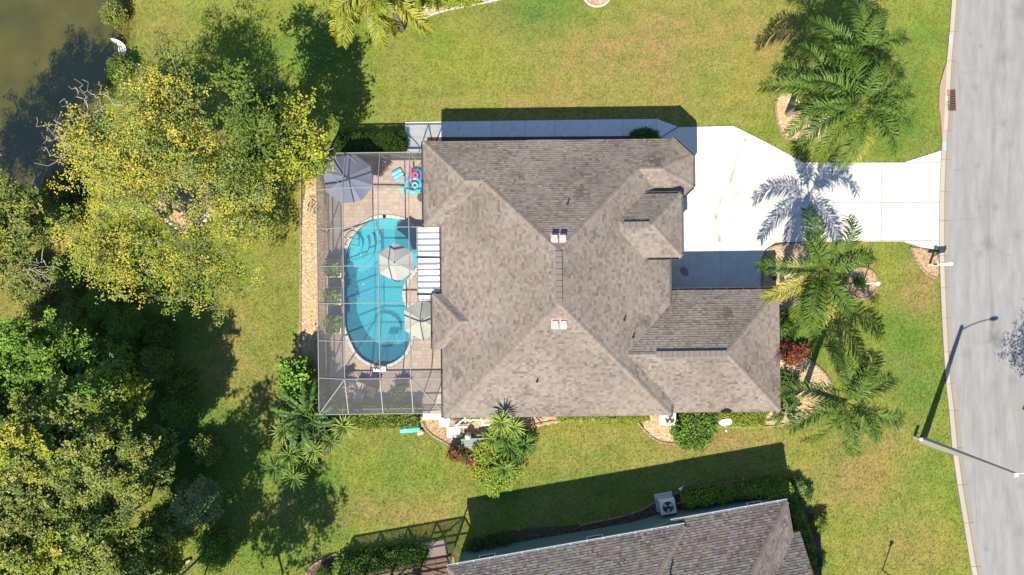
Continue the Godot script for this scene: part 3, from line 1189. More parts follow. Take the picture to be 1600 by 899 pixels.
func lay_drive() -> void:
	rng.seed = 21
	var d := setting("driveway", "white concrete driveway of large slabs from the street to the garage")
	var o := outline([Vector2(1000, 235), Vector2(1060, 199), Vector2(1146, 197), Vector2(1200, 224), Vector2(1255, 254), Vector2(1411, 254), Vector2(1471, 235), Vector2(1467, 391), Vector2(1440, 387), Vector2(1411, 378), Vector2(1262, 378), Vector2(1212, 379), Vector2(1196, 390), Vector2(1190, 404), Vector2(1189, 480), Vector2(1000, 480)])
	keep_out.append(o)
	var bedding := Geo.new()
	bedding.sheet(o, 0.012)
	build(bedding, "bedding", M.felt, d)
	slabs(d, o, [995, 1125, 1211, 1300, 1377, 1475], [190, 254, 317, 376.5, 485], -0.06, 0.05, M.concrete)
	var g := Geo.new()
	# the grey damp trail running down the apron
	var line := rounded(PackedVector2Array([flat(1166, 216), flat(1152, 242), flat(1144, 278), flat(1120, 326), flat(1117, 345), flat(1123, 362), flat(1124, 385)]), 2, false)
	rng.seed = 5
	smear(g, line, 0.14, 0.26, 0.054)
	build(g, "stain", M.stain, d)
	g = Geo.new()
	var blot := PackedVector2Array()
	for i in 14:
		var t := TAU * i / 14
		blot.append(flat(1069 + cos(t) * 6.5 + 2.0 * sin(t), 425 + sin(t) * 8.5 * (1.0 if sin(t) < 0 else 0.8)))
	g.sheet(blot, 0.054)
	build(g, "stain", M.oil, d)
	# faint drips and tyre marks
	rng.seed = 90
	for k in 16:
		g = Geo.new()
		var q := flat(rng.randf_range(1095, 1455), rng.randf_range(262, 370))
		blotch(g, q, rng.randf_range(0.12, 0.6), rng.randf_range(0.08, 0.2), 0.055 + 0.0006 * k)
		build(g, "stain", M.stain, d)
	for v: float in [292.0, 338.0]:
		g = Geo.new()
		smear(g, PackedVector2Array([flat(1090, v + 2), flat(1200, v), flat(1330, v - 3), flat(1464, v - 9)]), 0.13, 0.1, 0.066)
		build(g, "tyre_mark", M.stain, d)
	rng.seed = 22
	var w := setting("walkway", "grey concrete path of square slabs along the north wall of the house")
	o = outline([Vector2(633, 191), Vector2(860, 188), Vector2(1026, 186), Vector2(1059, 198), Vector2(1000, 235), Vector2(992, 213), Vector2(668, 215), Vector2(664, 240), Vector2(633, 240)])
	keep_out.append(o)
	bedding = Geo.new()
	bedding.sheet(o, 0.012)
	build(bedding, "bedding", M.felt, w)
	slabs(w, o, [630, 664, 716, 769, 821, 868, 919, 973, 1026, 1065], [183, 214.5, 242], -0.06, 0.045, M.path)
	g = Geo.new()
	o = outline([Vector2(668, 215.5), Vector2(992, 213.5), Vector2(998, 240), Vector2(668, 240)])
	keep_out.append(o)
	g.prism(o, -0.05, 0.03)
	tag(build(g, "mulch_strip", M.dark_mulch), "narrow dark soil strip between the north path and the house", "", "", "structure")


const KERB := [
	[1500, -900, 16], [1494, -240, 16], [1486.5, 0, 15], [1483, 50, 15], [1478.5, 95, 15.5], [1475, 165, 15.5], [1472, 205, 15.5], [1469.5, 250, 15.5], [1467.5, 300, 15.5], [1467, 345, 15.5], [1467, 400, 15.5], [1469, 450, 15], [1471, 497, 14.5], [1474, 550, 14], [1477.5, 600, 14.5],
	[1482, 641, 16], [1487, 700, 16.5], [1495, 757, 16.5], [1505, 817, 16.5], [1516, 885, 17], [1533, 960, 17], [1640, 1400, 17], [1760, 1900, 17]]


func lay_street() -> void:
	var edge := PackedVector2Array()
	var kerb := setting("kerb", "low rolled concrete kerb and gutter along the street")
	for i in KERB.size() - 1:
		var n := maxi(1, int((KERB[i + 1][1] - KERB[i][1]) / 160.0))
		for s in n:
			var p := []
			for t: float in [(s + 0.004) / n, (s + 0.996) / n]:
				var u := lerpf(KERB[i][0], KERB[i + 1][0], t)
				var v := lerpf(KERB[i][1], KERB[i + 1][1], t)
				var w := lerpf(KERB[i][2], KERB[i + 1][2], t)
				p.append([flat(u, v), flat(u + w * 0.46, v), flat(u + w * 0.62, v), flat(u + w, v)])
			var g := Geo.new()
			var ys := [0.10, 0.085, 0.03, 0.045]
			for k in 3:
				g.col = [Color(1, 0.98, 0.95), Color(0.72, 0.7, 0.68), Color(0.66, 0.65, 0.64)][k] * rng.randf_range(0.92, 1.04)
				g.col.a = 1.0
				g.quad(Vector3(p[0][k].x, ys[k], p[0][k].y), Vector3(p[0][k + 1].x, ys[k + 1], p[0][k + 1].y), Vector3(p[1][k + 1].x, ys[k + 1], p[1][k + 1].y), Vector3(p[1][k].x, ys[k], p[1][k].y), UP)
			for k: int in [0, 3]:
				g.quad(Vector3(p[0][k].x, ys[k], p[0][k].y), Vector3(p[1][k].x, ys[k], p[1][k].y), Vector3(p[1][k].x, -0.1, p[1][k].y), Vector3(p[0][k].x, -0.1, p[0][k].y), Vector3(-1 if k == 0 else 1, 0, 0))
			for e in 2:
				g.face(PackedVector3Array([Vector3(p[e][0].x, -0.1, p[e][0].y), Vector3(p[e][0].x, ys[0], p[e][0].y), Vector3(p[e][1].x, ys[1], p[e][1].y), Vector3(p[e][2].x, ys[2], p[e][2].y), Vector3(p[e][3].x, ys[3], p[e][3].y), Vector3(p[e][3].x, -0.1, p[e][3].y)]), Vector3(0, 0, -1 if e == 0 else 1))
			build(g, "kerb_segment", M.kerb, kerb)
	var o := PackedVector2Array()
	for k: Array in KERB:
		o.append(flat(k[0] + k[2] + 0.3, k[1]))
	for i in range(KERB.size() - 1, -1, -1):
		o.append(flat(KERB[i][0] + 250, KERB[i][1]))
	var g := Geo.new()
	g.sheet(o, 0.025)
	var road := tag(build(g, "road", M.road), "pale worn asphalt street with fine cracks", "", "", "structure")
	var strip := PackedVector2Array()
	for k: Array in KERB:
		strip.append(flat(k[0], k[1]))
	for i in range(KERB.size() - 1, -1, -1):
		strip.append(flat(KERB[i][0] + 270, KERB[i][1]))
	keep_out.append(strip)
	var far := setting("far_kerb", "concrete kerb on the far side of the street")
	for i in KERB.size() - 1:
		g = Geo.new()
		var a := flat(KERB[i][0] + 258, KERB[i][1])
		var b := flat(KERB[i + 1][0] + 258, KERB[i + 1][1])
		g.bar(Vector3(a.x, 0.03, a.y), Vector3(b.x, 0.03, b.y), 0.62, 0.14, 0.02)
		build(g, "kerb_segment", M.kerb, far)
	# cracks
	rng.seed = 61
	for c: Array in [[1495, 96, 1502, 150, 9], [1501, 112, 1566, 116, 12], [1577, 205, 1578, 290, 12], [1489, 266, 1516, 265, 6], [1500, 150, 1492, 165, 5], [1560, 15, 1572, 120, 14], [1530, 380, 1580, 400, 10], [1510, 560, 1512, 640, 10], [1484, 345, 1530, 341, 8], [1560, 560, 1598, 590, 8], [1545, 300, 1549, 470, 16], [1520, 640, 1528, 880, 20], [1586, 650, 1592, 700, 8], [1498, 100, 1500, 140, 6]]:
		g = Geo.new()
		var prev := Vector2(c[0], c[1])
		for i in range(1, int(c[4]) + 1):
			var q := Vector2(c[0], c[1]).lerp(Vector2(c[2], c[3]), float(i) / c[4]) + Vector2(rng.randf_range(-1.6, 1.6), rng.randf_range(-1.6, 1.6))
			var a := flat(prev.x, prev.y)
			var b := flat(q.x, q.y)
			var s := (b - a).normalized().orthogonal() * rng.randf_range(0.008, 0.022)
			g.quad(Vector3(a.x - s.x, 0.029, a.y - s.y), Vector3(a.x + s.x, 0.029, a.y + s.y), Vector3(b.x + s.x, 0.029, b.y + s.y), Vector3(b.x - s.x, 0.029, b.y - s.y), UP)
			prev = q
		build(g, "crack", M.crack, road)
	# wheel tracks, drips and dull patches on the asphalt
	rng.seed = 63
	for k in 3:
		g = Geo.new()
		var line := PackedVector2Array()
		for i in 24:
			var v := -20.0 + i * 41.0
			var u := KERB[2][0] as float
			for e in KERB.size() - 1:
				if v >= KERB[e][1] and v <= KERB[e + 1][1]:
					u = lerpf(KERB[e][0], KERB[e + 1][0], (v - KERB[e][1]) / (KERB[e + 1][1] - KERB[e][1]))
			line.append(flat(u + [42.0, 78.0, 112.0][k] + rng.randf_range(-2, 2), v))
		smear(g, line, 0.42, [0.05, 0.09, 0.06][k], 0.031 + 0.0012 * k)
		build(g, "wheel_track", M.stain, road)
	for k in 34:
		g = Geo.new()
		blotch(g, flat(rng.randf_range(1500, 1600), rng.randf_range(0, 900)), rng.randf_range(0.1, 0.9), rng.randf_range(0.05, 0.16), 0.036 + 0.0004 * k)
		build(g, "stain", M.stain, road)
	# storm drain: apron, rust-brown grate, opening
	var drain := thing("storm_drain", "rusty slotted storm drain grate set in a tan concrete apron beside the kerb", "drain", at(1477, 160))
	var base := at(1477, 160)
	var local := func(p: Array) -> PackedVector2Array:
		var r := PackedVector2Array()
		for q: Vector2 in p:
			r.append(flat(q.x, q.y) - Vector2(base.x, base.z))
		return r
	g = Geo.new()
	var ap := [Vector2(1478, 97), Vector2(1475, 170), Vector2(1471.5, 222), Vector2(1468, 178), Vector2(1466, 170), Vector2(1467, 135)]
	g.prism(local.call(ap), -0.1, 0.115)
	build(g, "apron", M.apron, drain)
	keep_out.append(outline(ap))
	for i in 9:
		g = Geo.new()
		var q := at(1486, 142.5 + i * 3.6) - base
		g.box(Vector3(q.x, 0.075, q.z), Vector3(0.40, 0.05, 0.07), Basis(UP, 0.03), 0.006)
		build(g, "grate_bar", M.iron, drain)
	g = Geo.new()
	var q0 := at(1486, 157) - base
	g.box(Vector3(q0.x, 0.048, q0.z), Vector3(0.42, 0.02, 1.3), Basis(UP, 0.03))
	build(g, "grate_well", M.black, drain)
	for s: float in [-1.0, 1.0]:
		g = Geo.new()
		g.box(Vector3(q0.x + s * 0.23, 0.075, q0.z), Vector3(0.05, 0.055, 1.32), Basis(UP, 0.03), 0.006)
		build(g, "grate_rim", M.iron, drain)
	g = Geo.new()
	var lid := at(1477.5, 154) - base
	g.box(Vector3(lid.x, 0.125, lid.z), Vector3(0.15, 0.02, 0.3), Basis(UP, 0.1), 0.004)
	build(g, "access_lid", M.white_dull, drain)
	for k: Array in [[1484, 60, "upper"], [1475, 226, "lower"]]:
		var m := thing("kerb_marker", "small blue utility mark on the kerb %s" % ("north of the storm drain" if k[2] == "upper" else "between storm drain and driveway"), "kerb mark", at(k[0], k[1]), 0.0, "blue utility marks on the kerb")
		g = Geo.new()
		g.box(Vector3(0, 0.106, 0), Vector3(0.16, 0.012, 0.3), Basis(UP, 0.05), 0.004)
		g.box(Vector3(0.02, 0.104, 0.28), Vector3(0.14, 0.012, 0.16), Basis(UP, -0.1), 0.004)
		build(g, "painted_tile", M.blue_paint, m)


func chips(parent: Node, o: PackedVector2Array, y: float, per: float, palette: Array, sz := 1.0) -> void:
	var g := Geo.new()
	g.box(Vector3(0, 0.008, 0), Vector3(0.085, 0.012, 0.022), Basis(UP, 0.2))
	g.box(Vector3(0.03, 0.02, 0.03), Vector3(0.07, 0.012, 0.018), Basis(UP, 1.4))
	g.box(Vector3(-0.03, 0.012, 0.04), Vector3(0.05, 0.014, 0.022), Basis(UP, 2.4))
	var mesh := mesh_of(g, M.chip)
	var r := Rect2(o[0], Vector2.ZERO)
	for q in o:
		r = r.expand(q)
	var xs: Array[Transform3D] = []
	var tint := PackedColorArray()
	for i in int(r.get_area() * per):
		var q := r.position + Vector2(rng.randf(), rng.randf()) * r.size
		if not Geometry2D.is_point_in_polygon(q, o):
			continue
		var b := Basis(UP, rng.randf() * TAU) * Basis(Vector3.RIGHT, rng.randf_range(-0.4, 0.4))
		xs.append(Transform3D(b.scaled(Vector3.ONE * rng.randf_range(0.6, 1.4) * sz), Vector3(q.x, y, q.y)))
		tint.append(jit(palette[rng.randi() % palette.size()], 0.2))
	scatter("mulch_chips", mesh, xs, tint, parent)


const STRAW := [Color(0.42, 0.325, 0.205), Color(0.46, 0.365, 0.245), Color(0.35, 0.255, 0.155), Color(0.50, 0.41, 0.29)]
const SOIL := [Color(0.14, 0.10, 0.07), Color(0.2, 0.14, 0.09), Color(0.09, 0.065, 0.05)]
const GRAVEL := [Color(0.28, 0.2, 0.145), Color(0.34, 0.26, 0.2), Color(0.22, 0.145, 0.1)]


# A planting bed: mulch sheet, loose chips and, along the plan line `rim`, separate edging blocks.
func bed(called: String, label: String, plan: Array, rim: Array, palette: Array, m: Material, per := 90.0, rim_mat: Material = null, block := 0.26) -> void:
	var o := rounded(outline(plan), 2)
	keep_out.append(o)
	var b := setting(called, label)
	var g := Geo.new()
	g.prism(o, -0.05, 0.035)
	build(g, "mulch", m, b)
	chips(b, o, 0.035, per, palette)
	if rim.size() > 1:
		edge_blocks(b, rounded(outline(rim), 2, false), block, rim_mat if rim_mat else M.edging)


func edge_blocks(parent: Node, line: PackedVector2Array, block: float, m: Material, wide := 0.12, tall := 0.1) -> void:
	var left := 0.0
	var prev := line[0]
	var start := line[0]
	var n := 0
	for i in range(1, line.size()):
		while start.distance_to(line[i]) >= block:
			var dir := (line[i] - start).normalized()
			var end := start + dir * block
			var g := Geo.new()
			g.col = jit(Color(0.9, 0.9, 0.9), 0.14)
			g.box(Vector3((start.x + end.x) / 2, tall / 2, (start.y + end.y) / 2), Vector3(block * 0.94, tall, wide), Basis(UP, -dir.angle()), 0.012)
			build(g, "edging_block", m, parent)
			n += 1
			start = end


func lay_beds() -> void:
	rng.seed = 71
	bed("palm_bed", "straw mulch bed with a low edging round the palms beside the drive", [Vector2(1216, 146), Vector2(1240, 146), Vector2(1258, 170), Vector2(1292, 172), Vector2(1300, 200), Vector2(1286, 221), Vector2(1246, 222), Vector2(1222, 212), Vector2(1212, 180)],
		[Vector2(1212, 158), Vector2(1212, 184), Vector2(1222, 214), Vector2(1246, 222), Vector2(1284, 221), Vector2(1299, 204)], STRAW, M.mulch)
	bed("entry_bed", "straw mulch bed curving between the drive and the front of the house", [Vector2(1194, 398), Vector2(1204, 382), Vector2(1262, 380), Vector2(1266, 420), Vector2(1252, 470), Vector2(1230, 520), Vector2(1212, 540), Vector2(1180, 540), Vector2(1180, 470), Vector2(1190, 460)],
		[Vector2(1190, 456), Vector2(1191, 402), Vector2(1203, 383), Vector2(1262, 379.5)], STRAW, M.mulch)
	bed("front_bed", "wide straw mulch bed along the east front of the house with red foliage", [Vector2(1195, 540), Vector2(1232, 540), Vector2(1262, 562), Vector2(1290, 584), Vector2(1305, 612), Vector2(1290, 632), Vector2(1264, 652), Vector2(1226, 664), Vector2(1190, 668), Vector2(1130, 667), Vector2(1130, 640), Vector2(1195, 630)],
		[Vector2(1236, 541), Vector2(1263, 562), Vector2(1291, 584), Vector2(1305, 612), Vector2(1290, 633), Vector2(1264, 652), Vector2(1226, 664), Vector2(1190, 668), Vector2(1112, 667)], STRAW, M.mulch)
	bed("mailbox_bed", "small mulch bed with brick edging at the foot of the mailbox", [Vector2(1423, 387), Vector2(1440, 388), Vector2(1467, 396), Vector2(1467, 434), Vector2(1452, 433), Vector2(1438, 418), Vector2(1428, 400)],
		[Vector2(1423, 386), Vector2(1429, 403), Vector2(1438, 419), Vector2(1453, 433), Vector2(1467, 436)], GRAVEL, M.mulch)
	var ring := []
	for i in 25:
		ring.append(Vector2(1347, 443) + Vector2.from_angle(TAU * i / 24.0) * 24.5)
	bed("lamp_bed", "round brick-edged mulch bed at the foot of the white garden lamp", ring.slice(0, 24), ring, GRAVEL, M.mulch, 90.0, M.edging, 0.24)
	bed("cage_bed", "long straw mulch strip outside the west wall of the pool screen", [Vector2(471, 270), Vector2(512, 270), Vector2(514, 600), Vector2(440, 640), Vector2(430, 620), Vector2(470, 560)],
		[Vector2(470, 275), Vector2(470, 400), Vector2(469, 560)], STRAW, M.mulch, 90.0, M.edging, 0.2)
	bed("step_bed", "mulch patch with pale stepping slabs at the southwest corner of the house", [Vector2(658, 640), Vector2(735, 640), Vector2(735, 690), Vector2(715, 702), Vector2(690, 688), Vector2(668, 675), Vector2(658, 668)],
		[Vector2(660, 660), Vector2(668, 676), Vector2(690, 689), Vector2(716, 704)], GRAVEL, M.mulch)
	bed("cooler_bed", "straw mulch patch beside the air conditioner on the south side", [Vector2(1000, 655), Vector2(1056, 648), Vector2(1056, 694), Vector2(1030, 692), Vector2(1012, 678)],
		[Vector2(996, 660), Vector2(1012, 679), Vector2(1030, 692), Vector2(1056, 694)], STRAW, M.mulch)
	bed("south_bed", "narrow mulch strip under the south eave", [Vector2(735, 640), Vector2(1056, 640), Vector2(1056, 655), Vector2(880, 658), Vector2(835, 668), Vector2(735, 700)],
		[Vector2(815, 668), Vector2(838, 663), Vector2(880, 655), Vector2(985, 654)], STRAW, M.mulch)
	bed("yucca_bed", "dark soil under the yucca clump at the southwest corner of the pool screen", [Vector2(440, 640), Vector2(545, 645), Vector2(540, 690), Vector2(470, 740), Vector2(440, 730)], [], SOIL, M.dark_mulch, 30.0)
	bed("neighbour_bed", "dark mulch strip along the north wall of the neighbouring house", [Vector2(725, 850), Vector2(800, 826), Vector2(900, 822), Vector2(1000, 802), Vector2(1034, 778), Vector2(1080, 764), Vector2(1180, 748), Vector2(1222, 752), Vector2(1250, 775), Vector2(1276, 808), Vector2(1284, 850), Vector2(1284, 960), Vector2(1230, 960), Vector2(1200, 800), Vector2(1000, 850), Vector2(725, 900)],
		[Vector2(905, 821), Vector2(1000, 801), Vector2(1034, 777), Vector2(1080, 763), Vector2(1180, 747), Vector2(1222, 751), Vector2(1251, 774)], SOIL, M.dark_mulch, 60.0, M.edging, 0.3)
	bed("corner_bed", "dark mulch bed at the west corner of the neighbouring pool screen", [Vector2(476, 900), Vector2(490, 880), Vector2(528, 866), Vector2(545, 890), Vector2(545, 960), Vector2(476, 960)],
		[Vector2(474, 905), Vector2(486, 882), Vector2(528, 864)], SOIL, M.dark_mulch, 50.0, M.edging, 0.3)
	bed("north_bed", "planting bed with a curved paver edging at the north property line", [Vector2(650, 40), Vector2(668, 24), Vector2(700, 14), Vector2(800, -4), Vector2(800, -80), Vector2(650, -80)],
		[Vector2(650, 40), Vector2(667, 25), Vector2(700, 15), Vector2(760, 4), Vector2(800, -5)], STRAW, M.mulch, 60.0, M.coping, 0.34)
	ring.clear()
	for i in 25:
		ring.append(Vector2(933, -12) + Vector2.from_angle(TAU * i / 24.0) * 23.0)
	bed("ring_bed", "round mulch bed with a white kerb at the north edge of the lawn", ring.slice(0, 24), ring, GRAVEL, M.mulch, 90.0, M.white_dull, 0.3)
	# the ring of pale stones under the yellow tree
	ring.clear()
	for i in 24:
		ring.append(Vector2(291, 317) + Vector2.from_angle(TAU * i / 24.0) * 37.0)
	bed("tree_bed", "round straw mulch bed ringed with white stones under the yellow tree", ring, [], STRAW, M.mulch, 90.0)
	var b: Node = get_node("tree_bed")
	for i in 26:
		var p := flat(291 + cos(TAU * i / 26.0) * 40.0, 317 + sin(TAU * i / 26.0) * 40.0)
		var g := Geo.new()
		g.col = jit(Color(1, 1, 1), 0.15)
		g.ball(Vector3(p.x, 0.06, p.y), Vector3(rng.randf_range(0.12, 0.22), 0.13, rng.randf_range(0.12, 0.2)), 8)
		build(g, "stone", M.stone, b)
	# stepping slabs
	rng.seed = 9
	var s := setting("stepping_slabs", "pale stepping slabs leading from the pool door to the equipment")
	for q: Array in [[661, 643, 693, 650], [660, 650.5, 696, 656], [686, 655, 702, 667], [698, 667, 719, 684]]:
		var g := Geo.new()
		var p := outline([Vector2(q[0], q[1]), Vector2(q[2], q[1]), Vector2(q[2], q[3]), Vector2(q[0], q[3])])
		g.prism(p, -0.02, 0.075 + 0.004 * rng.randf())
		build(g, "slab", M.white_dull, s)


func lay_pond() -> void:
	var g := Geo.new()
	g.sheet(PackedVector2Array([flat(-220, -200), flat(240, -200), flat(240, 400), flat(-220, 400)]), -0.5)
	tag(build(g, "pond_water", M.pond), "murky olive pond in the northwest corner", "", "", "structure")
	# the flared concrete end of a culvert at the bank
	var c := at(170, 80)
	var t := thing("culvert", "pale flared concrete culvert mouth at the pond bank", "culvert", Vector3(c.x, -0.45, c.z), 0.1)
	g = Geo.new()
	var n := 14
	for s in n:
		var p := []
		for k: int in [s, s + 1]:
			var a := -1.35 + 2.7 * k / n
			var inner := Vector3(cos(a) * 0.55, 0.12, sin(a) * 0.72)
			var outer := Vector3(cos(a) * 1.22 - 0.12, 0.5, sin(a) * 0.8)
			p.append([inner, outer])
		g.quad(p[0][0], p[0][1], p[1][1], p[1][0], UP)
		g.quad(p[0][0], p[1][0], p[1][0] - Vector3(0, 0.5, 0), p[0][0] - Vector3(0, 0.5, 0), Vector3(-1, 0, 0))
		g.quad(p[0][1], p[1][1], p[1][1] - Vector3(0, 0.6, 0), p[0][1] - Vector3(0, 0.6, 0), p[0][1] * Vector3(1, 0, 1))
	build(g, "flared_apron", M.path, t)
	g = Geo.new()
	var ring := PackedVector3Array()
	var rr := PackedFloat32Array()
	for i in 13:
		var w := PI * i / 12.0
		ring.append(Vector3(0.62, 0.1 + sin(w) * 0.34, cos(w) * 0.36))
		rr.append(0.05)
	g.tube(ring, rr, 6)
	build(g, "pipe_rim", M.path, t)


# ---------------------------------------------------------------- pool terrace
const POOL := [Vector2(588, 341), Vector2(612, 340), Vector2(634, 346), Vector2(650, 358), Vector2(657, 380), Vector2(656, 404), Vector2(648, 424), Vector2(634, 438), Vector2(628, 454), Vector2(629, 470), Vector2(638, 486), Vector2(643, 506), Vector2(642, 530),
	Vector2(636, 548), Vector2(624, 562), Vector2(606, 571), Vector2(586, 571), Vector2(566, 562), Vector2(553, 547), Vector2(547, 530), Vector2(539, 520), Vector2(539, 405), Vector2(543, 388), Vector2(553, 366), Vector2(568, 350)]


func pool_and_deck() -> void:
	var rim := rounded(outline_own(POOL), 2)
	var lip: PackedVector2Array = Geometry2D.offset_polygon(rim, 0.22, Geometry2D.JOIN_ROUND)[0]
	var deck := rect(-11.44, -8.04, -4.0, 7.34)
	var t := PackedVector2Array()
	for q in deck:
		t.append(q.rotated(-TURN))
	keep_out.append(t)
	var s := setting("pool_deck", "pinkish tan paver deck round the pool", Vector3.ZERO, TURN)
	var g := Geo.new()
	var shapes: Array = Geometry2D.clip_polygons(deck, lip)
	# the slab under the pavers, cut in two across the pool so that each half is a plain outline
	for half: PackedVector2Array in [rect(-12, -9, -7.6, 8), rect(-7.6, -9, -3, 8)]:
		for piece: PackedVector2Array in Geometry2D.intersect_polygons(deck, half):
			for r: PackedVector2Array in Geometry2D.clip_polygons(piece, lip):
				g.prism(r, -0.1, 0.028)
	build(g, "bedding", M.paver_bed, s)
	g = Geo.new()
	rng.seed = 77
	var z := -8.04
	var row := 0
	while z < 7.3:
		var deep := 0.2 if row % 3 else 0.3
		var x := -11.44 - rng.randf() * 0.2
		while x < -4.0:
			var wide: float = [0.2, 0.3, 0.3, 0.4][rng.randi() % 4]
			var a := Vector2(maxf(x + 0.003, -11.44), z + 0.003)
			var b := Vector2(minf(x + wide - 0.003, -4.0), minf(z + deep - 0.003, 7.34))
			x += wide
			if b.x - a.x < 0.04:
				continue
			var mid := (a + b) / 2.0
			var pieces := [rect(a.x, a.y, b.x, b.y)]
			if Geometry2D.is_point_in_polygon(mid, Geometry2D.offset_polygon(lip, 0.4)[0]):
				pieces = Geometry2D.clip_polygons(pieces[0], lip)
			var k := rng.randf()
			g.col = Color(0.46, 0.36, 0.30).lerp(Color(0.50, 0.42, 0.365), k).lerp(Color(0.40, 0.315, 0.27), maxf(0.0, rng.randf() * 1.6 - 1.0)) * rng.randf_range(0.93, 1.05)
			g.col.a = 1.0
			for p: PackedVector2Array in pieces:
				g.prism(p, 0.02, 0.056 + rng.randf() * 0.004)
		z += deep
		row += 1
	tag(build(g, "pavers", M.paver, s), "", "", "", "stuff")
	# the pool itself
	var w := setting("swimming_pool", "freeform turquoise swimming pool with curved entry steps and pale coping", Vector3.ZERO, TURN)
	g = Geo.new()
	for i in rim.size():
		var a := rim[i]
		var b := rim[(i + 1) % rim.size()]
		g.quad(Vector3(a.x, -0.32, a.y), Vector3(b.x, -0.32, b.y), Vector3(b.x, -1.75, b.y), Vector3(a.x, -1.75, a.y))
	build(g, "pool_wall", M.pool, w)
	g = Geo.new()
	for i in rim.size():
		var a := rim[i]
		var b := rim[(i + 1) % rim.size()]
		g.quad(Vector3(a.x, 0.03, a.y), Vector3(b.x, 0.03, b.y), Vector3(b.x, -0.32, b.y), Vector3(a.x, -0.32, a.y))
	build(g, "waterline_tile", M.tile, w)
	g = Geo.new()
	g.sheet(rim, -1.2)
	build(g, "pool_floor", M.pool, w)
	# a pale shelf under the top lobe, rounded steps, and a seat at the side
	var shelf := rounded(outline_own([Vector2(540, 392), Vector2(546, 360), Vector2(570, 342), Vector2(600, 336), Vector2(640, 340), Vector2(662, 360), Vector2(662, 410), Vector2(640, 440), Vector2(632, 430), Vector2(644, 400), Vector2(640, 376), Vector2(620, 358), Vector2(596, 354), Vector2(580, 360)]), 2)
	for p: PackedVector2Array in Geometry2D.intersect_polygons(shelf, rim):
		g = Geo.new()
		g.prism(p, -1.5, -0.42)
		build(g, "pool_shelf", M.pool_step, w)
	var corner := own(546, 381)
	for i in 4:
		for p: PackedVector2Array in Geometry2D.intersect_polygons(circle(corner, 0.75 + 0.36 * i, 36), rim):
			g = Geo.new()
			g.prism(p, -1.5, -0.22 - 0.24 * i)
			build(g, "pool_step", M.pool_step, w)
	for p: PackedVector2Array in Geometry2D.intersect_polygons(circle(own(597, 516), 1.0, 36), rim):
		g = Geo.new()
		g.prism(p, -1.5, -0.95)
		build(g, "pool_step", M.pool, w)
	g = Geo.new()
	g.sheet(rim, -0.1)
	build(g, "water", M.water, w)
	# coping stones
	var line := Geometry2D.offset_polygon(rim, 0.10, Geometry2D.JOIN_ROUND)[0] as PackedVector2Array
	line.append(line[0])
	edge_stones(w, line)
	# raised wall of white planters and spill basins along the west side
	var v := thing("planter_wall", "white planter wall with spill basins along the west edge of the pool", "planter", Vector3.ZERO, TURN)
	for i in 3:
		var c := own(524, 420 + i * 42.5 + (2.0 if i == 2 else 0.0))
		g = Geo.new()
		for e: Array in [[0, -0.52, 1.0, 0.08], [0, 0.52, 1.0, 0.08], [-0.46, 0, 0.08, 0.96], [0.46, 0, 0.08, 0.96]]:
			g.box(Vector3(c.x + e[0], 0.3, c.y + e[1]), Vector3(e[2], 0.56, e[3]), Basis(), 0.01)
		g.box(Vector3(c.x, 0.22, c.y), Vector3(0.9, 0.3, 1.0))
		build(g, "planter_box", M.white_dull, v)
		g = Geo.new()
		g.box(Vector3(c.x, 0.40, c.y), Vector3(0.84, 0.06, 0.94))
		build(g, "soil", M.dark_mulch, v)
	for q: Array in [[443, 14.0], [484, 13.0], [405, 10.0]]:
		var c := own(526 if q[0] > 410 else 524, q[0])
		var deep: float = q[1] / STEP / 2.0
		g = Geo.new()
		g.box(Vector3(c.x + 0.47, 0.28, c.y), Vector3(0.1, 0.46, deep * 2.0), Basis(), 0.01)
		g.box(Vector3(c.x - 0.45, 0.28, c.y), Vector3(0.08, 0.46, deep * 2.0), Basis(), 0.01)
		g.box(Vector3(c.x, 0.12, c.y), Vector3(0.84, 0.14, deep * 2.0))
		var bx := build(g, "spill_basin", M.white_dull, v)
		g = Geo.new()
		g.box(Vector3(c.x, 0.25, c.y), Vector3(0.82, 0.1, deep * 2.0 - 0.02))
		build(g, "basin_water", M.basin, bx)
	# handrail
	var c2 := own(546, 377)
	var hr := thing("handrail", "chrome grab rails over the curved steps at the north end of the pool", "handrail", Vector3.ZERO, TURN)
	for k: float in [-0.2, 0.2]:
		g = Geo.new()
		var p := PackedVector3Array()
		var r := PackedFloat32Array()
		for i in 15:
			var a := PI * i / 14.0
			p.append(Vector3(c2.x - 0.28 + 0.8 * (1.0 - cos(a)) / 2.0, 0.05 + sin(a) * 0.75 - (0.3 * i / 14.0), c2.y + k + 0.1 * i / 14.0))
			r.append(0.024)
		g.tube(p, r, 8)
		build(g, "rail", M.chrome, hr)


func edge_stones(parent: Node, line: PackedVector2Array) -> void:
	var start := line[0]
	var block := 0.31
	for i in range(1, line.size()):
		while start.distance_to(line[i]) >= block:
			var dir := (line[i] - start).normalized()
			var end := start + dir * block
			var g := Geo.new()
			g.col = jit(Color(0.97, 0.97, 0.97), 0.04)
			g.box(Vector3((start.x + end.x) / 2, 0.045, (start.y + end.y) / 2), Vector3(block * 0.992, 0.07, 0.22), Basis(UP, -dir.angle()), 0.014)
			build(g, "coping_stone", M.coping, parent)
			start = end


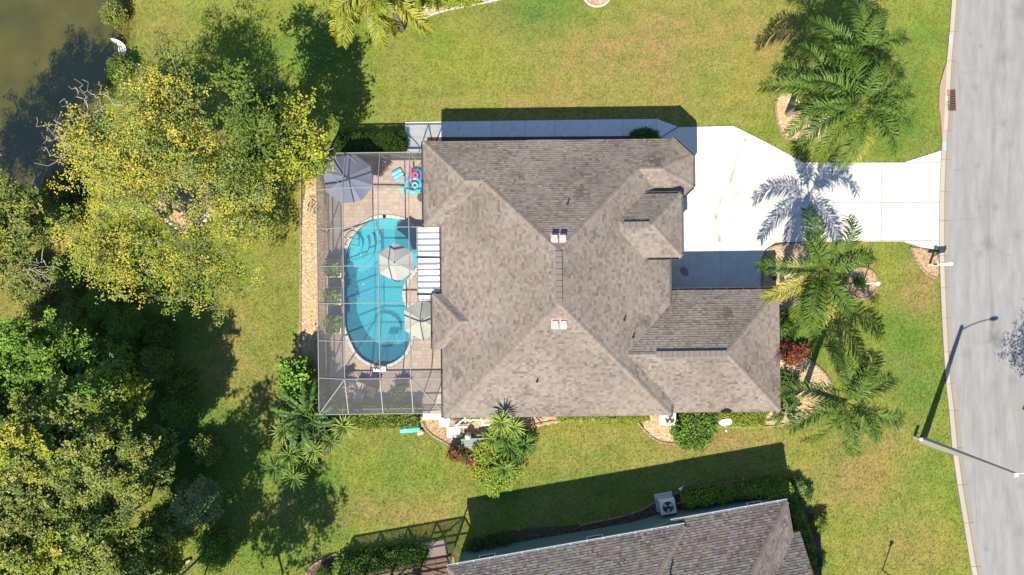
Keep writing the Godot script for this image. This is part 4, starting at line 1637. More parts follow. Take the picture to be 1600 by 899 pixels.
func pool_cage() -> void:
	var o := thing("pool_cage", "white framed mesh screen enclosure over the pool terrace", "pool enclosure", Vector3.ZERO, TURN)
	var x0 := -11.42
	var x1 := -9.69
	var z0 := -8.02
	var z3 := 7.32
	var he := 2.6
	var hf := 3.4
	var zs := [-5.86, -3.57, -1.36, 0.79, 2.98, 5.16]
	var xs := [-9.69, -7.66, -5.89]
	var east := [-5.2, -5.2, -4.25, -4.75, -4.75, -4.2]
	var beam := func(a: Vector3, b: Vector3, w := 0.048, t := 0.09, called := "beam") -> void:
		var g := Geo.new()
		g.bar(a, b, w, t, 0.006)
		build(g, called, M.frame, o)
	# roof
	for i in 6:
		beam.call(Vector3(x1, hf, zs[i]), Vector3(east[i], hf - 0.12, zs[i]))
		beam.call(Vector3(x0, he, zs[i]), Vector3(x1 - 0.03, hf, zs[i]))
	for x: float in xs:
		beam.call(Vector3(x, hf + 0.01, zs[0] + 0.03), Vector3(x, hf + 0.01, zs[5] - 0.03), 0.048, 0.09)
		beam.call(Vector3(x, he, z0 + 0.03), Vector3(x, hf, zs[0] - 0.03))
		beam.call(Vector3(x, hf, zs[5] + 0.03), Vector3(x, he, z3 - 0.03))
	beam.call(Vector3(x0, he, z0), Vector3(x1 - 0.03, hf, zs[0] - 0.03))
	beam.call(Vector3(x0, he, z3), Vector3(x1 - 0.03, hf, zs[5] + 0.03))
	beam.call(Vector3(xs[2] + 0.04, hf, zs[5] + 0.05), Vector3(-4.15, he + 0.05, 7.2))
	beam.call(Vector3(xs[2] + 0.04, hf, zs[0] - 0.05), Vector3(-5.15, he + 0.1, -7.6))
	# eaves, rails and posts
	for h: float in [he, 0.95, 0.1]:
		beam.call(Vector3(x0, h, z0), Vector3(x0, h, z3), 0.05, 0.08, "rail")
		beam.call(Vector3(x0 + 0.04, h, z0), Vector3(-5.1, h, z0), 0.05, 0.08, "rail")
		beam.call(Vector3(x0 + 0.04, h, z3), Vector3(-4.1, h, z3), 0.05, 0.08, "rail")
	for z: float in [z0] + zs + [z3]:
		beam.call(Vector3(x0 - 0.01, 0, z), Vector3(x0 - 0.01, he - 0.05, z), 0.055, 0.055, "post")
	for x: float in [-9.69, -7.66, -5.89, -5.0]:
		beam.call(Vector3(x, 0, z0 - 0.01), Vector3(x, he - 0.05, z0 - 0.01), 0.055, 0.055, "post")
		beam.call(Vector3(x, 0, z3 + 0.01), Vector3(x, he - 0.05, z3 + 0.01), 0.055, 0.055, "post")
	# braces in the corner bays
	beam.call(Vector3(x0, he - 0.1, z0 + 0.1), Vector3(x0, 1.0, zs[0] - 0.1), 0.04, 0.05, "brace")
	beam.call(Vector3(-7.6, he - 0.1, z0), Vector3(-6.0, 1.05, z0), 0.04, 0.05, "brace")
	beam.call(Vector3(-9.7, he, z0), Vector3(-9.0, he + 0.26, z0 + 0.6), 0.04, 0.05, "brace")
	# screens
	var pane := func(p: Array, mesh := "screen") -> void:
		var g := Geo.new()
		g.face(PackedVector3Array(p))
		build(g, "screen_panel", M[mesh], o)
	var cols := [x1] + xs.slice(1) + [-4.2]
	for i in 5:
		var za: float = zs[i]
		var zb: float = zs[i + 1]
		for c in 3:
			var xa: float = cols[c]
			var xb: float = cols[c + 1]
			if c == 2:
				xb = [-5.1, -5.5, -5.5, -4.7, -4.3][i]
			pane.call([Vector3(xa, hf, za), Vector3(xb, hf, za), Vector3(xb, hf, zb), Vector3(xa, hf, zb)])
		pane.call([Vector3(x0, he, za), Vector3(x1, hf, za), Vector3(x1, hf, zb), Vector3(x0, he, zb)], "screen_slope")
	for c in 3:
		var xa: float = cols[c]
		var xb: float = cols[c + 1] if c < 2 else -5.1
		pane.call([Vector3(xa, he, z0), Vector3(xb, he, z0), Vector3(xb, hf, zs[0]), Vector3(xa, hf, zs[0])], "screen_slope")
		xb = cols[c + 1]
		pane.call([Vector3(xa, he, z3), Vector3(xb, he, z3), Vector3(xb, hf, zs[5]), Vector3(xa, hf, zs[5])], "screen_slope")
	pane.call([Vector3(x0, he, z0), Vector3(x1, he, z0), Vector3(x1, hf, zs[0])])
	pane.call([Vector3(x0, he, z0), Vector3(x1, hf, zs[0]), Vector3(x0, he, zs[0])])
	pane.call([Vector3(x0, he, z3), Vector3(x1, he, z3), Vector3(x1, hf, zs[5])], "screen_slope")
	pane.call([Vector3(x0, he, z3), Vector3(x1, hf, zs[5]), Vector3(x0, he, zs[5])], "screen_slope")
	var zz := [z0] + zs + [z3]
	for i in 7:
		pane.call([Vector3(x0, 0.1, zz[i]), Vector3(x0, 0.1, zz[i + 1]), Vector3(x0, he, zz[i + 1]), Vector3(x0, he, zz[i])], "screen_west")
	var xx := [x0, -9.69, -7.66, -5.89, -5.0]
	for z: float in [z0, z3]:
		for i in 4:
			pane.call([Vector3(xx[i], 0.1, z), Vector3(xx[i + 1], 0.1, z), Vector3(xx[i + 1], he, z), Vector3(xx[i], he, z)], "screen_south")


func patio_cover() -> void:
	var o := thing("patio_cover", "white ribbed metal patio cover beside the pool under the roof edge", "patio cover", Vector3.ZERO, TURN)
	var z0 := own(671, 355, 2.75).y
	var z1 := own(671, 470, 2.75).y
	var x0 := own(653, 410, 2.75).x
	var n := 12
	var step := (z1 - z0) / n
	for i in n:
		var g := Geo.new()
		g.box(Vector3((x0 - 4.06) / 2, 2.73, z0 + (i + 0.5) * step), Vector3(-4.06 - x0, 0.03, step - 0.085), Basis(Vector3(0, 0, 1), 0.03))
		for s: float in [-1.0, 1.0]:
			g.box(Vector3((x0 - 4.06) / 2, 2.755, z0 + (i + 0.5) * step + s * (step / 2 - 0.035)), Vector3(-4.06 - x0, 0.08, 0.012), Basis(Vector3(0, 0, 1), 0.03))
		build(g, "roof_panel", M.pan_roof, o)
	var g := Geo.new()
	g.box(Vector3((x0 - 4.06) / 2, 2.70, (z0 + z1) / 2), Vector3(-4.1 - x0, 0.012, z1 - z0), Basis(Vector3(0, 0, 1), 0.03))
	build(g, "lower_skin", M.grey_metal, o)
	g = Geo.new()
	g.bar(Vector3(x0 - 0.04, 2.7, z0 - 0.03), Vector3(x0 - 0.04, 2.7, z1 + 0.03), 0.07, 0.15, 0.01)
	build(g, "front_beam", M.frame, o)
	for z: float in [z0 + 0.1, z1 - 0.1]:
		g = Geo.new()
		g.bar(Vector3(x0 + 0.02, 0.05, z), Vector3(x0 + 0.02, 2.64, z), 0.08, 0.08, 0.008)
		build(g, "post", M.frame, o)


func parasol(label: String, c: Vector2, h: float, r: float, n: int, turn: float, tilt: Vector3, cloth: Material, foot := 0.05) -> void:
	var o := thing("parasol", label, "parasol", Vector3(c.x, 0, c.y))
	var b := Basis(Vector3(tilt.z, 0, -tilt.x).normalized(), tilt.length()) if tilt.length() > 0.001 else Basis()
	var top := Vector3(0, h + r * 0.33, 0)
	var g := Geo.new()
	for i in n:
		var a0 := turn + TAU * i / n
		var a1 := turn + TAU * (i + 1) / n
		# every panel sags a little between its ribs
		var p := []
		for k in 5:
			var f := k / 4.0
			var row := []
			for j in 5:
				var d0 := Vector3(cos(a0), 0, sin(a0))
				var d1 := Vector3(cos(a1), 0, sin(a1))
				var q := d0.lerp(d1, j / 4.0) * r * f
				q.y = -0.33 * r * pow(f, 1.15) - 0.05 * r * f * sin(PI * j / 4.0)
				row.append(top + b * q)
			p.append(row)
		for k in 4:
			for j in 4:
				g.quad(p[k][j], p[k + 1][j], p[k + 1][j + 1], p[k][j + 1], UP)
	build(g, "canopy", cloth, o)
	for i in n:
		g = Geo.new()
		var a := turn + TAU * i / n
		var d := Vector3(cos(a), 0, sin(a))
		g.bar(top + b * (d * 0.03 + Vector3(0, -0.03, 0)), top + b * (d * r * 0.99 + Vector3(0, -0.33 * r - 0.02, 0)), 0.022, 0.02)
		build(g, "rib", M.grey_metal, o)
	g = Geo.new()
	g.rod(Vector3(0, foot, 0), top, 0.022, 8)
	build(g, "pole", M.grey_metal, o)
	g = Geo.new()
	g.ball(top + Vector3(0, 0.04, 0), Vector3(0.045, 0.05, 0.045), 8)
	build(g, "finial", M.bronze, o)
	g = Geo.new()
	g.lathe(Vector3(0, foot, 0), PackedVector2Array([Vector2(0.28, 0.0), Vector2(0.28, 0.05), Vector2(0.06, 0.09), Vector2(0.03, 0.3)]), 16)
	build(g, "base", M.grey_metal, o)


func swim_ring(label: String, c: Vector2, y: float, r: float, tube: float, m: Material) -> void:
	var o := thing("swim_ring", label, "swim ring", Vector3(c.x, y, c.y), 0.0, "inflatable rings on the deck")
	var g := Geo.new()
	var n := 28
	for i in n:
		var p := []
		for k: int in [0, 1]:
			var a := TAU * (i + k) / n
			var row := []
			for j in 13:
				var w := TAU * j / 12
				row.append([Vector3(cos(a) * (r + tube * cos(w)), tube + tube * sin(w), sin(a) * (r + tube * cos(w))), Vector3(cos(a) * cos(w), sin(w), sin(a) * cos(w))])
			p.append(row)
		for j in 12:
			g.smooth(p[0][j][0], p[1][j][0], p[1][j + 1][0], p[0][j][1], p[1][j][1], p[1][j + 1][1])
			g.smooth(p[0][j][0], p[1][j + 1][0], p[0][j + 1][0], p[0][j][1], p[1][j + 1][1], p[0][j + 1][1])
	build(g, "tube", m, o)
	g = Geo.new()
	g.rod(Vector3(r, tube * 2 - 0.01, 0), Vector3(r, tube * 2 + 0.03, 0), 0.015, 8)
	build(g, "valve", M.white, o)


func pool_things() -> void:
	var q := flat(543, 278, 2.5)
	parasol("large slate blue parasol at the northwest corner of the pool deck", q, 2.25, 1.52, 8, 0.25, Vector3(0.05, 0, -0.03), M.slate_cloth)
	q = flat(616, 411, 2.4)
	parasol("mottled grey white parasol standing in the pool shelf", q, 2.0, 1.2, 6, 0.45, Vector3(-0.08, 0, 0.08), M.grey_cloth, -0.4)
	q = flat(659, 501, 2.2)
	parasol("pale green parasol half hidden under the eave south of the patio cover", q, 1.75, 1.25, 6, 0.5, Vector3(0.03, 0, 0.03), M.pale_cloth)
	swim_ring("blue inflatable ring nearest the pool, lying flat on the deck", flat(647, 290), 0.06, 0.42, 0.15, M.vinyl_blue)
	swim_ring("smaller dark blue inflatable ring behind the larger blue one", flat(651, 275), 0.06, 0.34, 0.12, M.vinyl_deep)
	swim_ring("pink inflatable ring lying on the blue rings", flat(650, 275), 0.30, 0.15, 0.07, M.vinyl_pink)
	swim_ring("green white float ring lying on the larger blue ring", flat(650, 291), 0.36, 0.15, 0.07, M.vinyl_green)
	var n := thing("pool_noodle", "magenta foam pool noodle lying across the blue rings", "pool noodle", Vector3(flat(644, 275).x, 0.37, flat(644, 275).y), 0.05)
	var g := Geo.new()
	g.tube(PackedVector3Array([Vector3(0, 0.06, -0.55), Vector3(0.01, 0.07, 0), Vector3(0, 0.06, 0.55)]), PackedFloat32Array([0.055, 0.055, 0.055]), 10)
	build(g, "foam", M.vinyl_pink, n)
	# a folded lilo with stripes
	q = flat(622, 273)
	n = thing("air_mattress", "small striped light blue air mattress on the deck", "air mattress", Vector3(q.x, 0.06, q.y), 0.5)
	for i in 5:
		g = Geo.new()
		g.tube(PackedVector3Array([Vector3(-0.32, 0.08, -0.24 + i * 0.12), Vector3(-0.28, 0.08, -0.24 + i * 0.12), Vector3(0.28, 0.08, -0.24 + i * 0.12), Vector3(0.32, 0.08, -0.24 + i * 0.12)]), PackedFloat32Array([0.02, 0.065, 0.065, 0.02]), 8)
		build(g, "air_cell", [M.vinyl_blue, M.vinyl_ice][i % 2], n)
	q = flat(629, 297)
	n = thing("swim_float", "narrow teal swim board lying near the rings", "swim board", Vector3(q.x, 0.07, q.y), 0.25)
	g = Geo.new()
	g.prism(rounded(PackedVector2Array([Vector2(-0.09, -0.3), Vector2(0.12, -0.34), Vector2(0.06, 0.3), Vector2(-0.1, 0.34)]), 2), 0, 0.05)
	build(g, "board", M.vinyl_green, n)
	# round dark wall-side table
	q = flat(661, 310)
	n = thing("side_table", "small dark round table against the house wall by the deck", "table", Vector3(q.x, 0.05, q.y))
	g = Geo.new()
	g.lathe(Vector3(0, 0.5, 0), PackedVector2Array([Vector2(0.0, -0.03), Vector2(0.3, -0.03), Vector2(0.3, 0.0), Vector2(0.0, 0.0)]), 18)
	build(g, "table_top", M.wicker, n)
	for i in 3:
		g = Geo.new()
		g.rod(Vector3(cos(i * 2.1) * 0.2, 0, sin(i * 2.1) * 0.2), Vector3(cos(i * 2.1) * 0.16, 0.48, sin(i * 2.1) * 0.16), 0.018, 6)
		build(g, "leg", M.wicker, n)
	# poolside hoop
	q = flat(594, 576)
	n = thing("pool_hoop", "white based poolside basketball hoop with a dark board at the south end of the pool", "basketball hoop", Vector3(q.x, 0.06, q.y))
	g = Geo.new()
	g.box(Vector3(0, 0.1, 0), Vector3(0.8, 0.2, 0.36), Basis(), 0.05)
	build(g, "base", M.white, n)
	for s: float in [-1.0, 1.0]:
		g = Geo.new()
		g.tube(PackedVector3Array([Vector3(s * 0.25, 0.2, 0.05), Vector3(s * 0.22, 0.6, 0.02), Vector3(s * 0.08, 1.05, -0.12), Vector3(s * 0.05, 1.3, -0.16)]), PackedFloat32Array([0.022, 0.022, 0.022, 0.022]), 8)
		build(g, "arm", M.bronze, n)
	g = Geo.new()
	g.box(Vector3(0, 1.35, -0.2), Vector3(0.66, 0.46, 0.03), Basis(), 0.01)
	build(g, "board", M.black, n)
	g = Geo.new()
	var ring := PackedVector3Array()
	var rr := PackedFloat32Array()
	for i in 17:
		ring.append(Vector3(cos(TAU * i / 16) * 0.17, 1.25, -0.4 + sin(TAU * i / 16) * 0.17))
		rr.append(0.012)
	g.tube(ring, rr, 6, false)
	build(g, "rim", M.orange, n)
	# lounge chair under the south screen
	q = flat(563, 613)
	n = thing("lounge_chair", "tan cushioned lounge chair at the south end of the deck", "lounge chair", Vector3(q.x, 0.06, q.y), -0.25)
	for k: Array in [[-0.45, 0.34, 0.55, 0.35], [0.13, 0.30, 0.55, 0.0], [0.62, 0.30, 0.42, 0.0]]:
		g = Geo.new()
		g.box(Vector3(0, k[1] + (0.12 if k[3] > 0 else 0.0), k[0]), Vector3(0.6, 0.1, k[2]), Basis(Vector3.RIGHT, k[3]), 0.03)
		build(g, "cushion", M.tan_cloth, n)
	for s: float in [-1.0, 1.0]:
		g = Geo.new()
		g.bar(Vector3(s * 0.3, 0.22, -0.75), Vector3(s * 0.3, 0.22, 0.82), 0.04, 0.05, 0.006)
		build(g, "side_rail", M.white, n)
		for z: float in [-0.65, 0.72]:
			g = Geo.new()
			g.rod(Vector3(s * 0.3, 0, z), Vector3(s * 0.3, 0.22, z), 0.02, 6)
			build(g, "leg", M.white, n)
	q = flat(581, 610)
	n = thing("wicker_chair", "dark wicker armchair beside the tan lounge chair", "armchair", Vector3(q.x, 0.06, q.y), -0.3)
	g = Geo.new()
	g.box(Vector3(0, 0.36, 0.05), Vector3(0.6, 0.14, 0.6), Basis(), 0.03)
	build(g, "seat", M.wicker, n)
	g = Geo.new()
	g.box(Vector3(0, 0.62, -0.3), Vector3(0.66, 0.55, 0.08), Basis(Vector3.RIGHT, -0.2), 0.03)
	build(g, "backrest", M.wicker, n)
	for s: float in [-1.0, 1.0]:
		g = Geo.new()
		g.box(Vector3(s * 0.34, 0.4, 0.02), Vector3(0.08, 0.38, 0.6), Basis(), 0.03)
		build(g, "armrest", M.wicker, n)
		for z: float in [-0.25, 0.28]:
			g = Geo.new()
			g.rod(Vector3(s * 0.3, 0, z), Vector3(s * 0.3, 0.3, z), 0.02, 6)
			build(g, "leg", M.wicker, n)


# ---------------------------------------------------------------- plants
# A sprig: `n` folded leaves of about `size` spread through a ball of radius `reach`.
func sprig(sd: int, n: int, size: float, reach: float, slim := 0.5, flatness := 0.5) -> ArrayMesh:
	rng.seed = sd
	var g := Geo.new()
	for i in n:
		var o := Vector3(rng.randf_range(-1, 1), rng.randf_range(-1, 1) * 0.7, rng.randf_range(-1, 1)) * reach
		var a := rng.randf() * TAU
		var d := Vector3(cos(a), rng.randf_range(-0.5, 0.5) * (1.0 - flatness), sin(a)).normalized()
		var up := Vector3(rng.randf_range(-1, 1), 1.0 + flatness, rng.randf_range(-1, 1)).normalized()
		var side := d.cross(up).normalized()
		var l := size * rng.randf_range(0.75, 1.25)
		var w := l * slim * 0.5
		var k := rng.randf_range(0.8, 1.2)
		g.col = Color(k, k * rng.randf_range(0.95, 1.05), k)
		var mid := o + d * l * 0.45
		var lift := side.cross(d) * w * 0.35
		g.tri(o, o + d * l, mid + side * w + lift)
		g.tri(o, mid - side * w + lift, o + d * l)
	return mesh_of(g, M.leaf)


var sprigs := {}


func make_sprigs() -> void:
	sprigs.broad = [sprig(1, 9, 0.21, 0.24, 0.8, 0.35), sprig(2, 9, 0.19, 0.25, 0.75, 0.35), sprig(3, 8, 0.22, 0.22, 0.8, 0.35)]
	sprigs.fine = [sprig(31, 16, 0.10, 0.24, 0.8, 0.25), sprig(32, 16, 0.095, 0.25, 0.8, 0.25), sprig(33, 15, 0.105, 0.24, 0.8, 0.25)]
	sprigs.maple = [sprig(21, 8, 0.15, 0.2, 0.85, 0.3), sprig(22, 8, 0.14, 0.21, 0.8, 0.3), sprig(23, 7, 0.16, 0.2, 0.85, 0.3)]
	sprigs.lush = [sprig(24, 13, 0.155, 0.17, 0.62, 0.3), sprig(25, 13, 0.145, 0.18, 0.62, 0.3), sprig(26, 12, 0.165, 0.17, 0.62, 0.3)]
	sprigs.oak = [sprig(4, 14, 0.13, 0.22, 0.55, 0.3), sprig(5, 14, 0.12, 0.22, 0.55, 0.3), sprig(6, 13, 0.14, 0.2, 0.55, 0.3)]
	sprigs.small = [sprig(7, 12, 0.075, 0.10, 0.6, 0.2), sprig(8, 12, 0.07, 0.10, 0.6, 0.2)]
	sprigs.long = [sprig(9, 8, 0.24, 0.08, 0.3, 0.2), sprig(10, 8, 0.22, 0.08, 0.3, 0.2)]


# A tree: trunk and limbs grown towards leaf clumps that are spread through the lobes of its crown.
func tree(label: String, base: Vector2, trunk: float, lobes: Array, clumps: int, per: int, kind: String, palette: Array, bark: Material, group := "", bare := 0.0, spread := 0.42, gap := Vector3.ZERO) -> void:
	var o := thing("tree", label, "tree", Vector3(base.x, minf(0.0, -pond_depth(base)), base.y), 0.0, group)
	var nodes := PackedVector3Array([Vector3.ZERO])
	var up := PackedInt32Array([-1])
	var lean := Vector3(rng.randf_range(-0.2, 0.2), 0, rng.randf_range(-0.2, 0.2))
	var fork: float = trunk
	for i in 4:
		nodes.append(lean * (i + 1) / 4.0 + Vector3(0, fork * (i + 1) / 4.0, 0))
		up.append(i)
	var ends: Array[Vector3] = []
	var total := 0.0
	var coats := {}
	for l: Array in lobes:
		total += l[1].x * l[1].y * l[1].z
	for l: Array in lobes:
		var n := int(clumps * l[1].x * l[1].y * l[1].z / total)
		if l.size() > 2 and l[2].is_empty():
			n *= 4      # bare twigs
		for i in n:
			var d := Vector3(rng.randfn(), rng.randfn() * 0.9 + 0.25, rng.randfn()).normalized()
			var f := pow(rng.randf(), 0.42) * (0.8 + 0.3 * sin(d.x * 5.0 + l[0].x) * sin(d.z * 5.0 + d.y * 3.0))
			var e: Vector3 = l[0] + d * l[1] * f
			if gap.y > 0.0 and Vector2(e.x - gap.x, e.z - gap.z).length() < gap.y and rng.randf() < 0.85:
				continue
			ends.append(e)
			coats[e] = l[2] if l.size() > 2 else palette
	var heart := nodes[4]
	ends.sort_custom(func(a: Vector3, b: Vector3) -> bool: return a.distance_squared_to(heart) < b.distance_squared_to(heart))
	var tips := PackedInt32Array()
	for e in ends:
		var best := 4
		var near := 1e9
		for i in range(3, nodes.size()):
			var q := nodes[i]
			var dd := q.distance_squared_to(e) + (4.0 if q.y > e.y + 0.3 else 0.0)
			if dd < near:
				near = dd
				best = i
		var from := nodes[best]
		var far := from.distance_to(e)
		var prev := best
		var m := clampi(int(far / 0.6), 1, 6)
		for s in m:
			var t := float(s + 1) / m
			var p := from.lerp(e, t) + Vector3(rng.randf_range(-1, 1), rng.randf_range(-0.2, 1.0) * sin(PI * t), rng.randf_range(-1, 1)) * 0.09 * far * (0.0 if s == m - 1 else 1.0)
			nodes.append(p)
			up.append(prev)
			prev = nodes.size() - 1
		tips.append(prev)
	var load_ := PackedFloat32Array()
	load_.resize(nodes.size())
	for i in range(nodes.size() - 1, 0, -1):
		load_[i] = maxf(load_[i], 1.0)
		load_[up[i]] += load_[i]
	var wood := Geo.new()
	var limb := Geo.new()
	var thick := func(i: int) -> float: return 0.012 * pow(load_[i], 0.45)
	for i in range(1, nodes.size()):
		var a := nodes[up[i]]
		var ra: float = thick.call(i) * 1.06 if up[i] > 4 else thick.call(up[i]) if up[i] > 0 else thick.call(0) * 1.5
		var rb: float = thick.call(i)
		if i <= 4:
			wood.tube(PackedVector3Array([a, nodes[i]]), PackedFloat32Array([ra, rb]), 10, false)
		else:
			limb.tube(PackedVector3Array([a, nodes[i]]), PackedFloat32Array([minf(ra, rb * 1.3), rb]), 6 if rb > 0.05 else 4, false)
	build(wood, "trunk", bark, o)
	tag(build(limb, "branches", bark, o), "", "", "", "stuff")
	var per_kind: Array = sprigs[kind]
	var lists := []
	var tints := []
	for k in per_kind.size():
		lists.append([] as Array[Transform3D])
		tints.append(PackedColorArray())
	for t in tips.size():
		if rng.randf() < bare:
			continue
		var coat: Array = coats[ends[t]]
		if coat.is_empty():
			continue
		var c: Color = coat[rng.randi() % coat.size()]
		var s := rng.randf_range(0.7, 1.1)
		for i in per:
			var q := nodes[tips[t]] + Vector3(rng.randfn(), rng.randfn() * 0.6, rng.randfn()) * spread * s
			var b := Basis(UP, rng.randf() * TAU) * Basis(Vector3.RIGHT, rng.randf_range(-0.5, 0.5))
			var k := rng.randi() % per_kind.size()
			lists[k].append(Transform3D(b.scaled(Vector3.ONE * rng.randf_range(0.75, 1.2)), q))
			tints[k].append(jit(c, 0.16))
	for k in per_kind.size():
		scatter("crown", per_kind[k], lists[k], tints[k], o)


# Leaves over the top and sides of a clipped shape; a dark twiggy body inside keeps it dense.
func hedge(called: String, label: String, o: PackedVector2Array, y: float, kind: String, palette: Array, dense := 70.0, group := "", rough := 0.05) -> void:
	var mid := Vector2.ZERO
	for q in o:
		mid += q / o.size()
	var h := thing(called, label, "hedge" if called == "hedge" else "shrub", Vector3(mid.x, 0, mid.y), 0.0, group)
	var local := PackedVector2Array()
	for q in o:
		local.append(q - mid)
	var g := Geo.new()
	g.col = Color(0.22, 0.25, 0.16)
	for s: PackedVector2Array in Geometry2D.offset_polygon(local, -0.10, Geometry2D.JOIN_ROUND):
		g.prism(s, -0.03, y - 0.12)
	build(g, "twigs", M.twig, h)
	var r := Rect2(local[0], Vector2.ZERO)
	for q in local:
		r = r.expand(q)
	var per_kind: Array = sprigs[kind]
	for k in per_kind.size():
		var xs: Array[Transform3D] = []
		var tint := PackedColorArray()
		for i in int(r.get_area() * dense / per_kind.size()):
			var q := r.position + Vector2(rng.randf(), rng.randf()) * r.size
			if Geometry2D.is_point_in_polygon(q, local):
				var b := Basis(UP, rng.randf() * TAU) * Basis(Vector3.RIGHT, rng.randf_range(-0.5, 0.5))
				xs.append(Transform3D(b.scaled(Vector3.ONE * rng.randf_range(0.7, 1.3)), Vector3(q.x, y + rng.randfn() * rough, q.y)))
				tint.append(jit(palette[rng.randi() % palette.size()], 0.2))
		for e in local.size():
			var a := local[e]
			var b2 := local[(e + 1) % local.size()]
			for i in int(a.distance_to(b2) * y * dense / per_kind.size()):
				var q := a.lerp(b2, rng.randf())
				var b := Basis(UP, rng.randf() * TAU) * Basis(Vector3.RIGHT, rng.randf_range(-1.2, 1.2))
				xs.append(Transform3D(b.scaled(Vector3.ONE * rng.randf_range(0.7, 1.3)), Vector3(q.x + rng.randfn() * rough, rng.randf() * y, q.y + rng.randfn() * rough)))
				tint.append(jit(palette[rng.randi() % palette.size()], 0.2))
		scatter("foliage", per_kind[k], xs, tint, h)


# A rounded bush of leaf sprigs on short stems.
func bush(called: String, label: String, base: Vector2, r: Vector3, n: int, kind: String, palette: Array, group := "", category := "shrub", y0 := 0.0) -> void:
	var o := thing(called, label, category, Vector3(base.x, y0, base.y), 0.0, group)
	var g := Geo.new()
	var per_kind: Array = sprigs[kind]
	var lists := []
	var tints := []
	for k in per_kind.size():
		lists.append([] as Array[Transform3D])
		tints.append(PackedColorArray())
	for i in n:
		var d := Vector3(rng.randfn(), absf(rng.randfn()) * 0.9 - 0.25, rng.randfn()).normalized()
		var f := pow(rng.randf(), 0.3) * (0.85 + 0.25 * sin(d.x * 6.0 + base.x) * sin(d.z * 6.0 + base.y))
		var q := Vector3(0, r.y, 0) * 0.55 + d * r * f * Vector3(1, 0.75, 1)
		q.y = maxf(q.y, 0.04)
		if i % 9 == 0:
			g.tube(PackedVector3Array([Vector3(d.x * 0.06, 0, d.z * 0.06), Vector3(q.x * 0.5, q.y * 0.6, q.z * 0.5), q]), PackedFloat32Array([0.018, 0.012, 0.005]), 4, false)
		var b := Basis(UP, rng.randf() * TAU) * Basis(Vector3.RIGHT, rng.randf_range(-0.6, 0.6))
		var k := rng.randi() % per_kind.size()
		lists[k].append(Transform3D(b.scaled(Vector3.ONE * rng.randf_range(0.7, 1.25)), q))
		tints[k].append(jit(palette[rng.randi() % palette.size()], 0.2))
	build(g, "stems", M.bark, o)
	for k in per_kind.size():
		if lists[k].size():
			scatter("foliage", per_kind[k], lists[k], tints[k], o)


# One feather frond along +x: rises at `rise`, bends over by `fall`; leaflets on both sides.
func frond_mesh(sd: int, long: float, rise: float, fall: float, n: int, leaflet: float, green: Color) -> ArrayMesh:
	rng.seed = sd
	var g := Geo.new()
	var p := PackedVector3Array([Vector3.ZERO])
	var r := PackedFloat32Array([0.035])
	var dirs := [Vector3(cos(rise), sin(rise), 0)]
	var steps := 16
	var yaw := rng.randf_range(-0.55, 0.55)
	for i in steps:
		var t := float(i + 1) / steps
		var a := rise - fall * pow(t, 1.35)
		var w := yaw * t * t
		var d := Vector3(cos(a) * cos(w), sin(a), cos(a) * sin(w))
		p.append(p[-1] + d * long / steps)
		dirs.append(d)
		r.append(lerpf(0.03, 0.006, t))
	g.col = Color(green.r * 1.5, green.g * 1.15, green.b * 1.4)
	g.tube(p, r, 4, false)
	for i in n:
		var t := 0.12 + 0.88 * (i + rng.randf_range(-0.4, 0.4)) / n
		t = clampf(t, 0.1, 0.995)
		var f := t * steps
		var k := mini(int(f), steps - 1)
		var o := p[k].lerp(p[k + 1], f - k)
		var d: Vector3 = dirs[k].lerp(dirs[k + 1], f - k).normalized()
		var side := d.cross(UP).normalized()
		var nrm := side.cross(d).normalized()
		for s: float in [-1.0, 1.0]:
			var l := leaflet * (0.5 + 0.5 * sin(PI * clampf(t * 0.9 + 0.12, 0, 1))) * rng.randf_range(0.8, 1.15)
			var tilt := rng.randf_range(-0.5, 0.9)
			var out := (side * s * 0.8 + d * rng.randf_range(0.35, 1.05) + nrm * tilt).normalized()
			var q := o + out * l * 0.4
			var q2 := q + (out * 0.8 + DOWN * 0.45).normalized() * l * 0.32
			var tip := q2 + (out * 0.45 + DOWN * 0.9).normalized() * l * 0.34
			var wdt := (d - out * d.dot(out)).normalized() * rng.randf_range(0.02, 0.029)
			var c := rng.randf_range(0.7, 1.3)
			g.col = Color(green.r * c, green.g * c, green.b * c)
			g.quad(o - wdt * 0.5, o + wdt * 0.5, q + wdt, q - wdt)
			g.quad(q - wdt, q + wdt, q2 + wdt * 0.9, q2 - wdt * 0.9)
			g.tri(q2 - wdt * 0.9, q2 + wdt * 0.9, tip)
	return mesh_of(g, M.frond)


